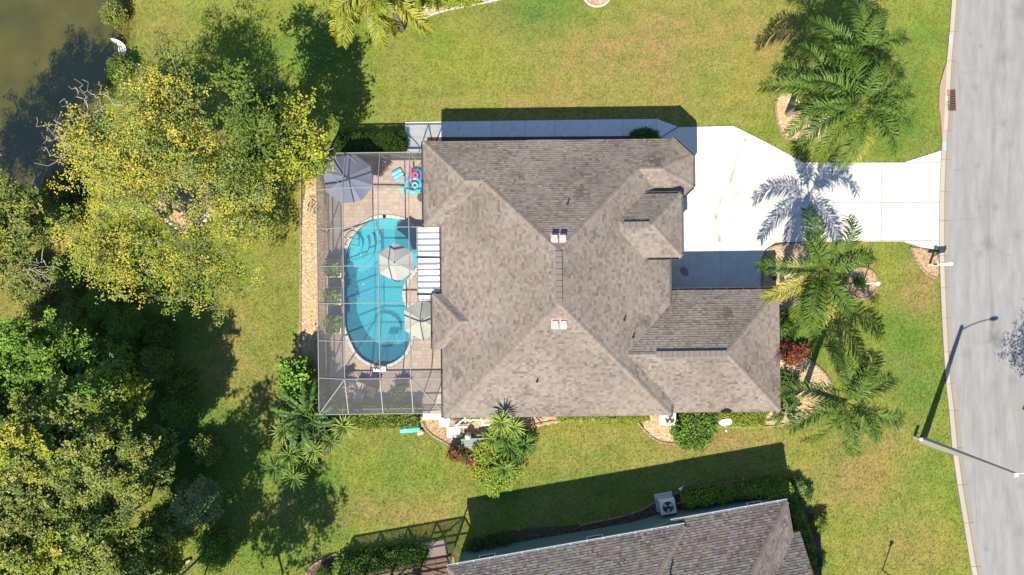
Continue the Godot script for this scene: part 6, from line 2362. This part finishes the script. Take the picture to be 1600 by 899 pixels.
# ---------------------------------------------------------------- things in the gardens and by the street
func fan_unit(label: String, c: Vector2, turn: float, wide: float, tall: float) -> Node3D:
	var o := thing("air_conditioner", label, "air conditioner", Vector3(c.x, 0, c.y), turn)
	var g := Geo.new()
	g.box(Vector3(0, 0.05, 0), Vector3(wide + 0.18, 0.1, wide + 0.18), Basis(), 0.015)
	build(g, "pad", M.path, o)
	g = Geo.new()
	g.box(Vector3(0, 0.12 + tall / 2, 0), Vector3(wide, tall, wide), Basis(), 0.05)
	build(g, "cabinet", M.unit_grey, o)
	for s in 4:
		var b := Basis(UP, s * PI / 2)
		g = Geo.new()
		for k in 9:
			g.box(b * Vector3(0, 0.24 + k * (tall - 0.2) / 9.0, wide / 2 + 0.006), Vector3(wide - 0.14, 0.02, 0.02), b)
		build(g, "louvre", M.grey_metal, o)
	var top := 0.12 + tall
	var r := wide * 0.37
	g = Geo.new()
	g.lathe(Vector3(0, top, 0), PackedVector2Array([Vector2(r + 0.05, 0.0), Vector2(r + 0.04, 0.05), Vector2(r, 0.05), Vector2(r - 0.01, 0.0)]), 28)
	build(g, "fan_shroud", M.unit_grey, o)
	g = Geo.new()
	g.lathe(Vector3(0, top + 0.004, 0), PackedVector2Array([Vector2(r, 0.0), Vector2(0.0, 0.001)]), 28)
	build(g, "fan_well", M.black, o)
	for k in 3:
		g = Geo.new()
		var b := Basis(UP, k * TAU / 3 + 0.5)
		for i in 5:
			var a0 := -0.42 + i * 0.17
			var a1 := a0 + 0.17
			g.quad(Vector3(0, top + 0.02, 0) + b * Vector3(cos(a0) * 0.08, a0 * 0.03, sin(a0) * 0.08), Vector3(0, top + 0.02, 0) + b * Vector3(cos(a0) * r * 0.9, a0 * 0.06, sin(a0) * r * 0.9),
				Vector3(0, top + 0.02, 0) + b * Vector3(cos(a1) * r * 0.9, a1 * 0.06, sin(a1) * r * 0.9), Vector3(0, top + 0.02, 0) + b * Vector3(cos(a1) * 0.08, a1 * 0.03, sin(a1) * 0.08), UP)
		build(g, "fan_blade", M.grey_metal, o)
	g = Geo.new()
	g.ball(Vector3(0, top + 0.04, 0), Vector3(0.08, 0.03, 0.08), 10)
	build(g, "fan_hub", M.black, o)
	for k in 4:
		g = Geo.new()
		var rr := r * (0.3 + 0.22 * k)
		var ring := PackedVector3Array()
		var th := PackedFloat32Array()
		for i in 29:
			ring.append(Vector3(cos(TAU * i / 28) * rr, top + 0.065, sin(TAU * i / 28) * rr))
			th.append(0.004)
		g.tube(ring, th, 4, false)
		build(g, "guard_ring", M.grey_metal, o)
	return o


func street_things() -> void:
	# street lamp: square tapered concrete pole, bent arm, lamp head over the road
	var b := at(1442, 688)
	var o := thing("street_lamp", "tall square concrete street lamp pole on the verge, arm reaching over the road", "street lamp", b, 0.18)
	var g := Geo.new()
	var ring := []
	for y: float in [-0.1, 7.95]:
		var w := 0.17 if y < 1 else 0.085
		ring.append([Vector3(-w, y, -w), Vector3(w, y, -w), Vector3(w, y, w), Vector3(-w, y, w)])
	for k in 4:
		var l := (k + 1) % 4
		g.quad(ring[0][k], ring[0][l], ring[1][l], ring[1][k], (ring[0][k] + ring[0][l]) * Vector3(1, 0, 1))
	g.face(PackedVector3Array(ring[1]), UP)
	build(g, "pole", M.pole, o)
	g = Geo.new()
	g.tube(PackedVector3Array([Vector3(0, 7.7, 0), Vector3(0.5, 7.95, 0), Vector3(1.1, 8.1, 0), Vector3(1.75, 8.15, 0)]), PackedFloat32Array([0.035, 0.033, 0.03, 0.03]), 8)
	build(g, "arm", M.grey_metal, o)
	g = Geo.new()
	g.ball(Vector3(1.98, 8.14, 0), Vector3(0.3, 0.075, 0.14), 14)
	build(g, "lamp_head", M.grey_metal, o)
	g = Geo.new()
	g.ball(Vector3(2.02, 8.075, 0), Vector3(0.17, 0.05, 0.1), 12)
	build(g, "lens", M.white, o)
	g = Geo.new()
	g.box(Vector3(0, 7.98, 0), Vector3(0.2, 0.05, 0.2), Basis(), 0.015)
	build(g, "cap", M.white, o)
	# stub post beside it
	b = at(1429, 683)
	o = thing("stub_post", "short grey utility stub beside the street lamp pole", "post", b, 0.1)
	g = Geo.new()
	g.box(Vector3(0, 0.34, 0), Vector3(0.16, 0.72, 0.16), Basis(), 0.02)
	build(g, "shaft", M.grey_metal, o)
	g = Geo.new()
	g.box(Vector3(0, 0.715, 0), Vector3(0.2, 0.04, 0.2), Basis(), 0.012)
	build(g, "cap", M.white_dull, o)
	# mailbox: post, bracket, box with a rounded top, flag and a finial
	b = at(1452, 414)
	o = thing("mailbox", "white mailbox on a white post beside the driveway at the kerb", "mailbox", b, 0.06)
	g = Geo.new()
	g.box(Vector3(0, 0.62, 0), Vector3(0.13, 1.28, 0.13), Basis(), 0.012)
	build(g, "post", M.white, o)
	g = Geo.new()
	g.lathe(Vector3(0, 1.26, 0), PackedVector2Array([Vector2(0.11, 0.0), Vector2(0.11, 0.03), Vector2(0.03, 0.08), Vector2(0.06, 0.13), Vector2(0.0, 0.19)]), 12)
	build(g, "finial", M.white, o)
	g = Geo.new()
	g.box(Vector3(0.12, 0.98, 0), Vector3(1.02, 0.07, 0.12), Basis(), 0.01)
	g.bar(Vector3(0.05, 0.6, 0), Vector3(0.42, 0.95, 0), 0.06, 0.06, 0.008)
	build(g, "bracket", M.white, o)
	g = Geo.new()
	var prof := PackedVector2Array()
	prof.append(Vector2(-0.11, 0))
	for i in 9:
		prof.append(Vector2(-cos(PI * i / 8.0) * 0.11, 0.16 + sin(PI * i / 8.0) * 0.11))
	prof.append(Vector2(0.11, 0))
	for x: float in [0.14, 0.68]:
		var f := PackedVector3Array()
		for q in prof:
			f.append(Vector3(x, 1.02 + q.y, q.x))
		g.face(f, Vector3(-1 if x < 0.3 else 1, 0, 0))
	for i in prof.size():
		var p := prof[i]
		var q := prof[(i + 1) % prof.size()]
		g.quad(Vector3(0.14, 1.02 + p.y, p.x), Vector3(0.68, 1.02 + p.y, p.x), Vector3(0.68, 1.02 + q.y, q.x), Vector3(0.14, 1.02 + q.y, q.x), Vector3(0, p.y + q.y - 0.2, p.x + q.x))
	build(g, "letter_box", M.white, o)
	g = Geo.new()
	g.box(Vector3(0.685, 1.14, 0), Vector3(0.014, 0.2, 0.19), Basis(), 0.004)
	build(g, "door", M.white_dull, o)
	g = Geo.new()
	g.box(Vector3(0.4, 1.2, -0.125), Vector3(0.2, 0.05, 0.012))
	build(g, "flag", M.orange, o)
	g = Geo.new()
	g.box(Vector3(-0.25, 1.06, 0), Vector3(0.26, 0.012, 0.1))
	build(g, "house_number_plate", M.black, o)
	# garden lamp in the round bed
	b = at(1348, 443)
	o = thing("garden_lamp", "white garden lamp post with a round head in the circular bed", "garden lamp", b)
	g = Geo.new()
	g.lathe(Vector3.ZERO, PackedVector2Array([Vector2(0.1, 0.0), Vector2(0.08, 0.12), Vector2(0.045, 0.2), Vector2(0.038, 1.55), Vector2(0.07, 1.6), Vector2(0.05, 1.64)]), 12)
	build(g, "post", M.white, o)
	g = Geo.new()
	g.ball(Vector3(0, 1.78, 0), Vector3(0.15, 0.15, 0.15), 14)
	build(g, "globe", M.white, o)
	g = Geo.new()
	g.bar(Vector3(-0.2, 1.38, 0), Vector3(0.2, 1.38, 0), 0.03, 0.03)
	build(g, "crossbar", M.white, o)
	# dark lamp post of the neighbour
	b = at(1379, 891)
	o = thing("garden_lamp", "slim black garden lamp post on the lawn at the bottom edge", "garden lamp", b)
	g = Geo.new()
	g.rod(Vector3.ZERO, Vector3(0, 1.75, 0), 0.035, 8)
	build(g, "post", M.bronze, o)
	g = Geo.new()
	g.lathe(Vector3(0, 1.7, 0), PackedVector2Array([Vector2(0.05, 0.0), Vector2(0.11, 0.22), Vector2(0.14, 0.23), Vector2(0.0, 0.36)]), 8)
	build(g, "lantern", M.bronze, o)


func yard_things() -> void:
	var unit := fan_unit("white air conditioner on the south side of the house under the eave", flat(1042, 651), 0.0, 0.8, 0.7)
	fan_unit("grey air conditioner with a dark round fan beside the teal wall of the neighbouring house", flat(1038, 784), 0.1745, 0.95, 0.95)
	# white pipe frame beside the grey unit
	var q := flat(1063, 777)
	var o := thing("pipe_frame", "white pipe frame between the neighbouring air conditioner and the hedge", "pipe", Vector3(q.x, 0, q.y), 0.1745)
	var g := Geo.new()
	for s: Array in [[Vector3(0, 0, -0.2), Vector3(0, 0.5, -0.2)], [Vector3(0, 0.5, -0.2), Vector3(0, 0.5, 0.25)], [Vector3(0, 0.5, 0.25), Vector3(0, 0, 0.25)], [Vector3(0, 0.3, 0.25), Vector3(-0.3, 0.3, 0.25)]]:
		g.rod(s[0], s[1], 0.028, 8)
	build(g, "pipes", M.white_dull, o)
	# satellite dish
	q = flat(1109, 644)
	o = thing("satellite_dish", "white satellite dish on a short mast at the south eave", "satellite dish", Vector3(q.x, 0, q.y))
	g = Geo.new()
	g.tube(PackedVector3Array([Vector3(0, 0, 0), Vector3(0, 2.7, 0), Vector3(0.02, 2.95, -0.05)]), PackedFloat32Array([0.03, 0.03, 0.03]), 8)
	build(g, "mast", M.grey_metal, o)
	var b := Basis(Vector3.RIGHT, 0.75)
	g = Geo.new()
	var prof := []
	for i in 5:
		prof.append(Vector2(0.34 * i / 4.0, 0.07 * pow(i / 4.0, 2)))
	for i in 4:
		for k in 22:
			var p := []
			for w: Vector2i in [Vector2i(i, k), Vector2i(i, k + 1), Vector2i(i + 1, k + 1), Vector2i(i + 1, k)]:
				var a := TAU * w.y / 22
				p.append(Vector3(0.04, 3.05, 0) + b * Vector3(cos(a) * prof[w.x].x * 1.08, prof[w.x].y, sin(a) * prof[w.x].x))
			g.quad(p[0], p[1], p[2], p[3], UP)
	build(g, "reflector", M.white, o)
	g = Geo.new()
	g.bar(Vector3(0.04, 3.0, 0.1), Vector3(0.04, 3.18, 0.52), 0.03, 0.03)
	build(g, "feed_arm", M.grey_metal, o)
	g = Geo.new()
	g.box(Vector3(0.04, 3.2, 0.52), Vector3(0.1, 0.08, 0.12), Basis(), 0.015)
	build(g, "receiver", M.white, o)
	# pool equipment under the south eave
	q = flat(745, 653)
	o = thing("pool_pipework", "white pool plumbing pipes and filter valves under the south eave", "pipework", Vector3(q.x, 0, q.y))
	for s: Array in [[Vector3(-0.9, 0.75, 0.0), Vector3(1.2, 0.75, 0.0)], [Vector3(-1.3, 0.3, 0.45), Vector3(-0.55, 0.8, -0.25)], [Vector3(-0.7, 0.8, -0.2), Vector3(-0.7, 0.1, 0.25)], [Vector3(-0.1, 0.75, 0), Vector3(-0.1, 0, 0)], [Vector3(0.4, 0.75, 0), Vector3(0.4, 0.75, 0.35)], [Vector3(0.95, 0.75, 0), Vector3(0.95, 0.2, 0.2)], [Vector3(0.4, 0.75, 0.3), Vector3(1.0, 0.6, 0.3)], [Vector3(-1.4, 0.25, 0.5), Vector3(-0.6, 0.25, 0.5)]]:
		g = Geo.new()
		g.rod(s[0], s[1], 0.05, 8)
		build(g, "pipe", M.white, o)
	for x: float in [-0.35, 0.4, 0.9]:
		g = Geo.new()
		g.box(Vector3(x, 0.78, 0.03), Vector3(0.14, 0.16, 0.14), Basis(), 0.03)
		build(g, "valve", M.white, o)
	q = flat(712, 652)
	o = thing("pool_pump", "dark grey pool pump and filter tank at the west end of the pipework", "pump", Vector3(q.x, 0, q.y))
	g = Geo.new()
	g.lathe(Vector3(-0.45, 0.05, 0), PackedVector2Array([Vector2(0.22, 0.0), Vector2(0.26, 0.1), Vector2(0.26, 0.7), Vector2(0.18, 0.85), Vector2(0.0, 0.9)]), 16)
	build(g, "filter_tank", M.grey_metal, o)
	g = Geo.new()
	g.tube(PackedVector3Array([Vector3(0, 0.25, 0.05), Vector3(0.5, 0.25, 0.05)]), PackedFloat32Array([0.15, 0.13]), 14)
	build(g, "motor", M.bronze, o)
	g = Geo.new()
	g.box(Vector3(0.2, 0.06, 0.05), Vector3(0.7, 0.12, 0.3), Basis(), 0.02)
	build(g, "base", M.bronze, o)
	q = flat(746, 688)
	o = thing("storage_bench", "pale green slatted storage bench beside the pool equipment", "bench", Vector3(q.x, 0, q.y), 0.06)
	for i in 4:
		g = Geo.new()
		g.box(Vector3(0, 0.62, -0.18 + i * 0.155), Vector3(1.95, 0.035, 0.145), Basis(), 0.008)
		build(g, "slat", M.pale_green, o)
	g = Geo.new()
	g.box(Vector3(0, 0.32, 0.05), Vector3(1.85, 0.56, 0.56), Basis(), 0.01)
	build(g, "chest", M.pale_green, o)
	for k: Array in [[732, 680, 0.17, 0.6, "round grey tank behind the storage bench, the western one"], [751, 681, 0.2, 0.5, "square pale controller box behind the storage bench"]]:
		q = flat(k[0], k[1])
		o = thing("equipment_tank" if k[0] < 740 else "equipment_box", k[4], "tank" if k[0] < 740 else "box", Vector3(q.x, 0, q.y))
		g = Geo.new()
		if k[0] < 740:
			g.lathe(Vector3.ZERO, PackedVector2Array([Vector2(k[2], 0.0), Vector2(k[2] * 1.15, 0.1), Vector2(k[2] * 1.15, k[3]), Vector2(k[2] * 0.6, k[3] + 0.1), Vector2(0, k[3] + 0.12)]), 14)
			build(g, "shell", M.grey_metal, o)
		else:
			g.box(Vector3(0, k[3] / 2, 0), Vector3(0.5, k[3], 0.35), Basis(), 0.03)
			build(g, "case", M.pale_green, o)
			g = Geo.new()
			g.lathe(Vector3(0.05, k[3], 0), PackedVector2Array([Vector2(0.06, 0.0), Vector2(0.05, 0.05), Vector2(0, 0.06)]), 10)
			build(g, "cap", M.black, o)
	# rolled pool float on the grass
	q = flat(641, 670)
	o = thing("pool_float", "rolled turquoise pool float lying on the grass by the hedge", "pool float", Vector3(q.x, 0, q.y), 0.1)
	for i in 3:
		g = Geo.new()
		g.tube(PackedVector3Array([Vector3(-0.62, 0.1, 0.0 + (i - 1) * 0.11), Vector3(-0.57, 0.1 + 0.09 * (i % 2), (i - 1) * 0.11), Vector3(0.52, 0.1 + 0.09 * (i % 2), (i - 1) * 0.11), Vector3(0.6, 0.1, (i - 1) * 0.11)]), PackedFloat32Array([0.04, 0.11, 0.12, 0.05]), 10)
		build(g, "air_tube", M.vinyl_aqua, o)
	q = flat(657, 675)
	o = thing("towel_bundle", "small white and orange bundle lying at the end of the turquoise float", "towel", Vector3(q.x, 0, q.y), 0.3)
	g = Geo.new()
	g.box(Vector3(0, 0.1, 0.06), Vector3(0.42, 0.18, 0.22), Basis(), 0.06)
	build(g, "fold", M.white_dull, o)
	g = Geo.new()
	g.box(Vector3(0.02, 0.13, -0.08), Vector3(0.32, 0.2, 0.16), Basis(), 0.06)
	build(g, "stripe", M.orange, o)
	# white pump box in the north bed
	q = flat(667, 11)
	o = thing("utility_box", "white utility box with a green lid in the bed at the north edge", "utility box", Vector3(q.x, 0, q.y), 0.3)
	g = Geo.new()
	g.box(Vector3(-0.12, 0.28, 0), Vector3(0.36, 0.56, 0.42), Basis(), 0.03)
	build(g, "case", M.white, o)
	g = Geo.new()
	g.box(Vector3(0.3, 0.16, 0.02), Vector3(0.44, 0.3, 0.4), Basis(), 0.03)
	build(g, "lid", M.vinyl_green, o)
	# black nursery pots in the front bed
	for k: Array in [[1220, 437, "nearest the lawn"], [1209, 434, "nearest the drive"]]:
		q = flat(k[0], k[1])
		o = thing("bed_light", "small dark round garden light in the entry bed, %s" % k[2], "garden light", Vector3(q.x, 0, q.y), 0.0, "small lights in the entry bed")
		g = Geo.new()
		g.lathe(Vector3.ZERO, PackedVector2Array([Vector2(0.06, 0.0), Vector2(0.06, 0.2), Vector2(0.17, 0.22), Vector2(0.14, 0.28), Vector2(0.0, 0.31)]), 14)
		build(g, "shade", M.bronze, o)
	# post at the gate of the neighbouring house and a white pipe
	q = flat(1063, 764)
	o = thing("sprinkler_box", "small white irrigation box on the edge of the neighbouring bed", "irrigation box", Vector3(q.x, 0, q.y), 0.5)
	g = Geo.new()
	g.box(Vector3(0, 0.06, 0), Vector3(0.22, 0.12, 0.15), Basis(), 0.02)
	build(g, "case", M.white, o)
	g = Geo.new()
	g.rod(Vector3(0.1, 0.08, 0), Vector3(0.26, 0.03, -0.12), 0.02, 6)
	build(g, "hose", M.white, o)


func neighbour_cage() -> void:
	var o := at(531, 899)
	var t := 0.1745
	var c := thing("pool_cage", "dark bronze framed screen enclosure of the neighbouring house at the bottom edge", "pool enclosure", Vector3(o.x, 0, o.z), t)
	var long := 7.1
	var deep := 7.0
	var he := 2.7
	var hf := 3.4
	var beam := func(a: Vector3, b: Vector3, w := 0.07, called := "beam") -> void:
		var g := Geo.new()
		g.bar(a, b, w, w + 0.03, 0.006)
		build(g, called, M.bronze, c)
	var xs := [0.0, 1.75, 3.5, 5.3, long]
	for x: float in xs:
		beam.call(Vector3(x, 0, 0), Vector3(x, he - 0.06, 0), 0.07, "post")
		beam.call(Vector3(x, he, 0.05), Vector3(x, hf, 1.6))
		beam.call(Vector3(x, hf, 1.65), Vector3(x, hf, deep))
	for h: float in [0.1, 0.95, he]:
		beam.call(Vector3(0, h, 0.0), Vector3(long, h, 0.0), 0.07, "rail")
		beam.call(Vector3(0, h, 0.05), Vector3(0, h, deep), 0.07, "rail")
	for z: float in [2.2, 4.4, deep]:
		beam.call(Vector3(0, 0, z), Vector3(0, he - 0.06, z), 0.07, "post")
	for z: float in [1.6, 3.4, 5.2]:
		beam.call(Vector3(0.05, hf, z), Vector3(long, hf, z))
	for k: Array in [[0.05, 1.7], [1.8, 2.6], [3.55, 4.3], [6.95, 5.4]]:
		beam.call(Vector3(k[0], he - 0.1, 0), Vector3(k[1], 1.0, 0), 0.05, "brace")
	beam.call(Vector3(5.35, 1.9, 0), Vector3(6.5, 1.9, 0), 0.06, "rail")
	for i in 4:
		for k: Array in [[Vector3(xs[i], 0.1, 0), Vector3(xs[i + 1], 0.1, 0), Vector3(xs[i + 1], he, 0), Vector3(xs[i], he, 0)], [Vector3(xs[i], he, 0.0), Vector3(xs[i + 1], he, 0.0), Vector3(xs[i + 1], hf, 1.6), Vector3(xs[i], hf, 1.6)], [Vector3(xs[i], hf, 1.6), Vector3(xs[i + 1], hf, 1.6), Vector3(xs[i + 1], hf, deep), Vector3(xs[i], hf, deep)]]:
			var g := Geo.new()
			g.face(PackedVector3Array(k))
			build(g, "screen_panel", M.screen_dark, c)
	var g := Geo.new()
	g.face(PackedVector3Array([Vector3(0, 0.1, 0), Vector3(0, 0.1, deep), Vector3(0, he, deep), Vector3(0, he, 0)]))
	build(g, "screen_panel", M.screen_dark, c)
	# its deck of large slabs and the door slab
	var d := setting("neighbour_deck", "terracotta coloured slab deck inside the neighbouring screen", Vector3(o.x, 0, o.z), t)
	for i in 6:
		for j in 5:
			g = Geo.new()
			g.col = Color.WHITE * rng.randf_range(0.9, 1.0)
			g.col.a = 1.0
			g.box(Vector3(0.65 + i * 1.2, 0.03, 0.65 + j * 1.2), Vector3(1.18, 0.07, 1.18), Basis(), 0.006)
			build(g, "slab", M.terracotta, d)
	g = Geo.new()
	g.box(Vector3(6.15, 0.02, -0.55), Vector3(1.45, 0.06, 1.0), Basis(), 0.01)
	build(g, "door_slab", M.terracotta_pale, d)
	var p := PackedVector2Array()
	for q: Vector2 in [Vector2(-0.1, -0.1), Vector2(7.4, -0.1), Vector2(7.4, 7), Vector2(-0.1, 7)]:
		var w := Vector3(o.x, 0, o.z) + Basis(UP, t) * Vector3(q.x, 0, q.y)
		p.append(Vector2(w.x, w.z))
	keep_out.append(p)
	for k: Array in [["dark low patio table inside the neighbouring screen", 4.6, 1.0, 0.5]]:
		var w := Vector3(o.x, 0.07, o.z) + Basis(UP, t) * Vector3(k[1], 0, k[2])
		var n := thing("patio_table", k[0], "table", w, t)
		g = Geo.new()
		g.lathe(Vector3(0, k[3], 0), PackedVector2Array([Vector2(0.0, -0.03), Vector2(0.32, -0.03), Vector2(0.32, 0.0), Vector2(0.0, 0.0)]), 16)
		build(g, "table_top", M.wicker, n)
		for i in 3:
			g = Geo.new()
			g.rod(Vector3(cos(i * 2.1) * 0.22, 0, sin(i * 2.1) * 0.22), Vector3(cos(i * 2.1) * 0.18, k[3] - 0.03, sin(i * 2.1) * 0.18), 0.018, 6)
			build(g, "leg", M.wicker, n)


# ---------------------------------------------------------------- the place
func _ready() -> void:
	var cam := Camera3D.new()
	cam.position = Vector3(0, FLY, 0)
	cam.rotation_degrees = Vector3(-90, 0, 0)
	cam.fov = rad_to_deg(2.0 * atan(449.5 / (FLY * STEP)))
	cam.near = 0.5
	cam.far = 2000.0
	cam.current = true
	hang(cam, "camera", null)
	var sky := ProceduralSkyMaterial.new()
	sky.sky_top_color = Color(0.45, 0.575, 0.745)
	sky.sky_horizon_color = Color(0.70, 0.77, 0.85)
	sky.sky_curve = 0.12
	sky.ground_bottom_color = Color(0.2, 0.22, 0.15)
	sky.ground_horizon_color = Color(0.55, 0.6, 0.6)
	sky.sun_angle_max = 20.0
	var env := Environment.new()
	env.background_mode = Environment.BG_SKY
	env.sky = Sky.new()
	env.sky.sky_material = sky
	env.background_energy_multiplier = 0.62
	env.tonemap_mode = Environment.TONE_MAPPER_LINEAR
	env.tonemap_exposure = 3.0
	env.sdfgi_enabled = true
	env.ssao_enabled = true
	env.ssil_enabled = true
	var we := WorldEnvironment.new()
	we.environment = env
	hang(we, "sky", null)
	var sun := DirectionalLight3D.new()
	sun.light_energy = 1.55
	sun.light_color = Color(1.0, 0.955, 0.87)
	sun.light_angular_distance = 0.5
	sun.shadow_enabled = true
	sun.look_at_from_position(Vector3.ZERO, Vector3(0.307, -1.0, -0.893))
	hang(sun, "sun", null)

	make_materials()
	M.stain = dull(Color(0.06, 0.06, 0.058), 0.95)
	M.stain.transparency = BaseMaterial3D.TRANSPARENCY_ALPHA
	M.oil = dull(Color(0.16, 0.16, 0.165), 0.8)
	M.paver_bed = dull(Color(0.28, 0.225, 0.185), 0.95)
	M.vinyl_deep = dull(Color(0.01, 0.15, 0.36), 0.25)
	M.vinyl_ice = dull(Color(0.3, 0.55, 0.68), 0.3)
	M.twig = dull(Color(0.12, 0.14, 0.06), 0.95)
	M.unit_grey = dull(Color(0.50, 0.50, 0.49), 0.55)
	M.pole = dull(Color(0.42, 0.41, 0.40), 0.85, M.fine, 0.8)
	M.terracotta_pale = dull(Color(0.5, 0.38, 0.31), 0.9, M.fine, 0.8)
	make_sprigs()
	pond_edge = rounded(outline([Vector2(188, -120), Vector2(187, 0), Vector2(188, 50), Vector2(178, 66), Vector2(176, 96), Vector2(168, 112), Vector2(142, 150), Vector2(126, 196), Vector2(108, 250), Vector2(64, 296), Vector2(10, 326), Vector2(-120, 350), Vector2(-300, 300), Vector2(-300, -120)]), 2)

	lay_ground()
	lay_pond()
	lay_drive()
	lay_street()
	lay_beds()
	pool_and_deck()
	main_house()
	neighbour_house()
	pool_cage()
	patio_cover()
	neighbour_cage()
	street_things()
	yard_things()
	pool_things()
	grow_trees()
	grow_palms()
	plant_shrubs()
	keep_out.append(pond_edge)
	keep_out.append(outline([Vector2(700, 235), Vector2(1080, 235), Vector2(1080, 640), Vector2(700, 640)]))
	keep_out.append(outline([Vector2(1020, 455), Vector2(1190, 455), Vector2(1190, 630), Vector2(1020, 640)]))
	keep_out.append(outline([Vector2(735, 885), Vector2(1200, 810), Vector2(1240, 960), Vector2(735, 960)]))
	grow_grass()
